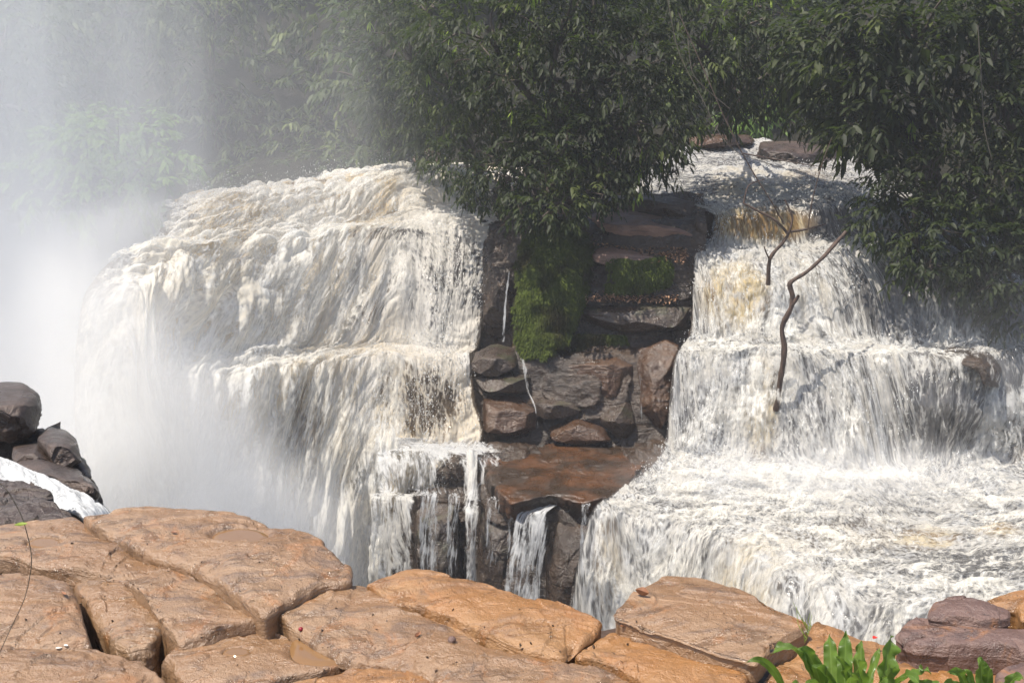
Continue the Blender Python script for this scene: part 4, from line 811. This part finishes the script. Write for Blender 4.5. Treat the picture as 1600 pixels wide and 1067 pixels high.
# long thin stem at the left edge
Ys = 2.6
branch('thin_plant_stem', 'long thin arching stem with small yellow leaves at the left edge', 'plant', [
 ([(-30,730,Ys),(10,765,Ys),(35,810,Ys),(48,860,Ys),(48,890,Ys),(38,935,Ys),(15,985,Ys),(-10,1040,Ys)], .0013, .0009),
 ([(38,815,Ys),(55,810,Ys),(75,805,Ys)], .0012, .0006)], M_vine)
e = empty('small_leaf', at(33, 822, Ys), 'small yellow green leaf on the thin arching stem', 'leaf')
def curl(parent, name, p, L, W, yaw, mat, curlz=.4, tone=0.):
    n, m = 9, 5; t = np.linspace(0, 1, n)[:, None]; x = np.linspace(-1, 1, m)[None]
    wd_ = W*np.sin(np.pi*np.clip(t*.9+.06, 0, 1)); X = (t-.5)*L*np.ones((1, m)); Yy = x*wd_*.5; Z = curlz*L*(t-.5)**2*np.ones((1, m))+curlz*np.abs(x)**2*wd_*.8+.002
    c, s = math.cos(yaw), math.sin(yaw); V = np.stack([X*c-Yy*s, X*s+Yy*c, Z], -1)+np.array(p)
    return mk(name, V, grid_faces(n, m), mat, parent=parent, attrs={'tone': np.full(n*m, tone)})
curl(e, 'blade', at(33, 822, Ys-.01), .03, .018, .4, M_young)
g = G('dry leaf near'); M_dry = g.surf(g.n('BsdfPrincipled', {'Base Color': g.mix(g.noise(g.n('TexCoord').outputs['Object'], 40, 3), (.16, .06, .03), (.32, .16, .08)), 'Roughness': .6}))
g = G('red petal'); M_red = g.surf(g.n('BsdfPrincipled', {'Base Color': (.55, .03, .02), 'Roughness': .4}))
g = G('dark berry'); M_berry = g.surf(g.n('BsdfPrincipled', {'Base Color': (.22, .01, .02), 'Roughness': .3}))
g = G('white petal'); M_white = g.surf(g.n('BsdfPrincipled', {'Base Color': (.8, .78, .72), 'Roughness': .5}))
bpy.context.view_layer.update(); DG = bpy.context.evaluated_depsgraph_get()
slab_objs = [o for o in COL.objects if o.name.startswith(('sandstone_slab', 'bedrock'))]
def ground(px, py, lift=.002):
    d = Vector(ray(px, py)).normalized(); best = None
    for o in slab_objs:
        ok, loc, nn, ix = o.ray_cast(Vector((0, 0, 0))-o.location, d)
        if ok:
            wl = loc+o.location
            if best is None or wl.length < best.length: best = wl
    return np.array(best)+np.array([0, 0, lift]) if best else on_plane(px, py, -1.66)
for nm, lb, ct, px, py, z, L, W, yaw, m_, cz in [
 ('dead_leaf', 'curled brown dead leaf at the seam below the right end of the centre slab', 'leaf', 897, 1034, -1.625, .07, .03, -.3, M_dry, .6),
 ('dead_leaf', 'dark red dead leaf on the orange slab left of the raised block', 'leaf', 975, 980, -1.655, .028, .016, .2, M_dry, .4),
 ('dead_leaf', 'crumpled dead leaves on the upper left corner of the raised block', 'leaf', 1003, 932, -1.61, .05, .03, -.6, M_dry, 1.1),
 ('dead_leaf', 'tiny curled leaf standing up in the middle of the long tan slab', 'leaf', 653, 996, -1.61, .04, .016, 1.2, M_dry, .8),
 ('dead_leaf', 'dark speck of leaf beside the oval puddle', 'leaf', 272, 834, -1.575, .024, .016, .1, M_dry, .5),
 ('dead_leaf', 'dark twiggy leaf on the slab at the left edge', 'leaf', 100, 930, -1.6, .035, .012, -.8, M_dry, .6),
 ('white_petal', 'left one of the two white petals on the lower left slab', 'petal', 92, 1014, -1.665, .020, .010, .2, M_white, .3),
 ('white_petal', 'right one of the two white petals on the lower left slab', 'petal', 103, 1010, -1.665, .016, .009, -.3, M_white, .3),
 ('red_petal', 'small bright red petal at the edge of the rocks behind the strap leaved plant', 'petal', 1367, 998, -1.655, .02, .016, .5, M_red, .5)]:
    tag(curl(None, nm, ground(px, py), L, W, yaw, m_, cz), lb, ct)
def ball(name, c, r, mat, label, cat):
    V = []; n, m = 14, 9
    for i in range(n):
        for j in range(m):
            a = 2*math.pi*i/n; b = math.pi*j/(m-1); rr = r*(1+.06*math.sin(3*a)*math.sin(b)); V.append((c[0]+rr*math.sin(b)*math.cos(a), c[1]+rr*math.sin(b)*math.sin(a), c[2]+rr*.9*math.cos(b)))
    o = mk(name, V, grid_faces(n, m, True), mat); tag(o, label, cat)
ball('berry', ground(470, 985, .006), .008, M_berry, 'dark red berry lying beside the shallow puddle', 'berry')
ball('pebble', ground(706, 1003, .008), .014, M_purple, 'small grey pebble on the long tan slab', 'pebble')
# grit and crumbs of rock in the joints
rng = np.random.default_rng(31); gp = []
for q in range(90):
    cx_, cy_ = rng.choice([(300, 905), (150, 960), (640, 960), (480, 1000), (1000, 990), (850, 1000), (1200, 1020), (230, 1010), (620, 1040), (80, 880)])
    px, py = cx_+rng.normal(0, 90), cy_+rng.normal(0, 28)
    if py < 1066 and (py > 930 or px < 540): 
        p = ground(px, py, .001)
        if p[2] < -1.5: gp.append(p)
gp = np.array(gp); n = len(gp); V = gp[:, None]+rng.normal(0, 1, (n, 6, 3))*rng.uniform(.0015, .005, (n, 1, 1))
q = np.array([[0, 1, 2], [0, 2, 3], [0, 3, 4], [0, 4, 1], [5, 2, 1], [5, 3, 2], [5, 4, 3], [5, 1, 4]])
mk('grit', V.reshape(-1, 3), (q[None]+np.arange(n)[:, None, None]*6).reshape(-1, 3), M_crev)['kind'] = 'stuff'
# puddles
g = G('muddy puddle'); M_pud = g.surf(g.n('BsdfPrincipled', {'Base Color': (.19, .105, .045), 'Roughness': .05, 'Specular IOR Level': .6,
     'Normal': g.n('Bump', {'Strength': .05, 'Distance': .01, 'Height': g.noise(g.n('TexCoord').outputs['Object'], 8, 2)})}))
def puddle(pts, z):
    P = resample([on_plane(x, y, z) for x, y in pts], 64, rnd=1.); C = P.mean(0); th = fbm(P*9, 3, 4)[:, None]
    P = P+(P-C)*th*.15
    rr = np.linspace(0.02, 1, 8); V = C+(P-C)[:, None]*rr[None, :, None]; V[:, -1, 2] -= .01
    o = mk('puddle', V, grid_faces(64, 8, True)[:, ::-1], M_pud); o['kind'] = 'structure'
def oval(dx, dy, drx, dry, z): puddle([(dx+drx*1.1*math.cos(a), dy+dry*1.1*math.sin(a)) for a in np.linspace(0, 2*math.pi, 15)[:-1]], z)
oval(374,838,44,13,-1.612); oval(70,847,26,8,-1.655); oval(505,1012,52,24,-1.698); oval(370,1018,22,7,-1.698)

# ------------------------------------------------------------------ mist and air
def mist(name, c, rad, dens, nsc, stretch=1., lo=.3, hi=.7, col=(.93, .95, 1.), side=None, power=1.):
    """closed soft-edged cloud: density falls to nothing at its own surface"""
    g = G(name); co = g.n('TexCoord').outputs['Object']
    nz = g.noise(g.vscale(co, (nsc, nsc, nsc*stretch)), 1., 3, .55, .3)
    ln = g.n('VectorMath', {0: g.vscale(co, tuple(1/r for r in rad))}, operation='LENGTH').outputs['Value']
    fall = g.ss(ln, .25, 1., 1., 0.)
    if power != 1.: fall = g.math('POWER', fall, power)
    dn = g.math('MULTIPLY', g.math('MULTIPLY', fall, g.ss(nz, lo, hi, .25, 1.)), dens)
    v = g.n('VolumePrincipled', {'Color': col, 'Density': dn, 'Anisotropy': -.25})
    g.set(g.out.inputs['Volume'], v); 
    n, m = 32, 17; a = np.linspace(0, 2*np.pi, n, endpoint=False)[:, None]; b = np.linspace(0, np.pi, m)[None]
    V = np.stack([rad[0]*np.sin(b)*np.cos(a), rad[1]*np.sin(b)*np.sin(a), rad[2]*np.cos(b)*np.ones((n, 1))], -1)*1.0+np.array(c)
    o = mk(name, V, grid_faces(n, m, True), g.m, origin=c); o['kind'] = 'stuff'
    g.m.cycles.volume_step_rate = 1.0
    return o
mist('rising_mist', (-20, 27, -3), (21, 9, 19), .19, .34, .08, lo=.38, hi=.62, col=(.965, .98, 1.))  # upright density streaks in this plume stand in for shafts of light
mist('rising_mist', (-8.6, 18.8, -6.3), (5.4, 3.4, 7.2), .34, .45, .5, col=(.998, .994, .985))
mist('rising_mist', (-6.2, 19.4, -9.), (4.2, 2.2, 5.0), .42, .6, .5, col=(.998, .995, .99))
mist('rising_mist', (-6, 20.8, -8.8), (3.6, 2.2, 4.2), .3, .9, .6, col=(.98, .98, .98))
for c_, r_, d_ in [(at(120,430,19.9), (1.5, 1.0, 1.5), .55), (at(150,540,19.4), (1.9, 1.2, 1.8), .65), (at(215,650,19.4), (2.0, 1.2, 1.9), .8), (at(130,720,18.6), (2.0, 1.2, 2.0), .8), (at(300,790,20.2), (2.5, 1.3, 2.4), .8), (at(300,640,21.2), (1.8, 1.0, 1.6), .45), (at(205,345,23.3), (1.6, .9, .9), .5), (at(430,820,21.4), (2.0, 1.1, 1.8), .4)]:
    mist('spray_cloud', tuple(c_), r_, d_, 1.3, .7, col=(.998, .985, .955))
mist('rising_mist', (6.3, 20.8, -6.9), (5.2, 1.7, 1.0), .30, 1.1, .8, col=(.98, .98, .98))
mist('rising_mist', (10.5, 22.0, -4.2), (3.2, 1.3, 2.4), .04, .9, .7, col=(.98, .98, .98))
g = G('haze'); g.set(g.out.inputs['Volume'], g.n('VolumePrincipled', {'Color': (.9, .93, 1.), 'Density': .0012}))
X0, X1, Y0, Y1, Z0, Z1 = -620, 620, -620, 620, -16, 45
V = np.array([(x, y, z) for x in (X0, X1) for y in (Y0, Y1) for z in (Z0, Z1)], float)
o = mk('haze', V, [[0, 1, 3, 2], [4, 6, 7, 5], [0, 4, 5, 1], [2, 3, 7, 6], [0, 2, 6, 4], [1, 5, 7, 3]], g.m, smooth_=False); o['kind'] = 'stuff'
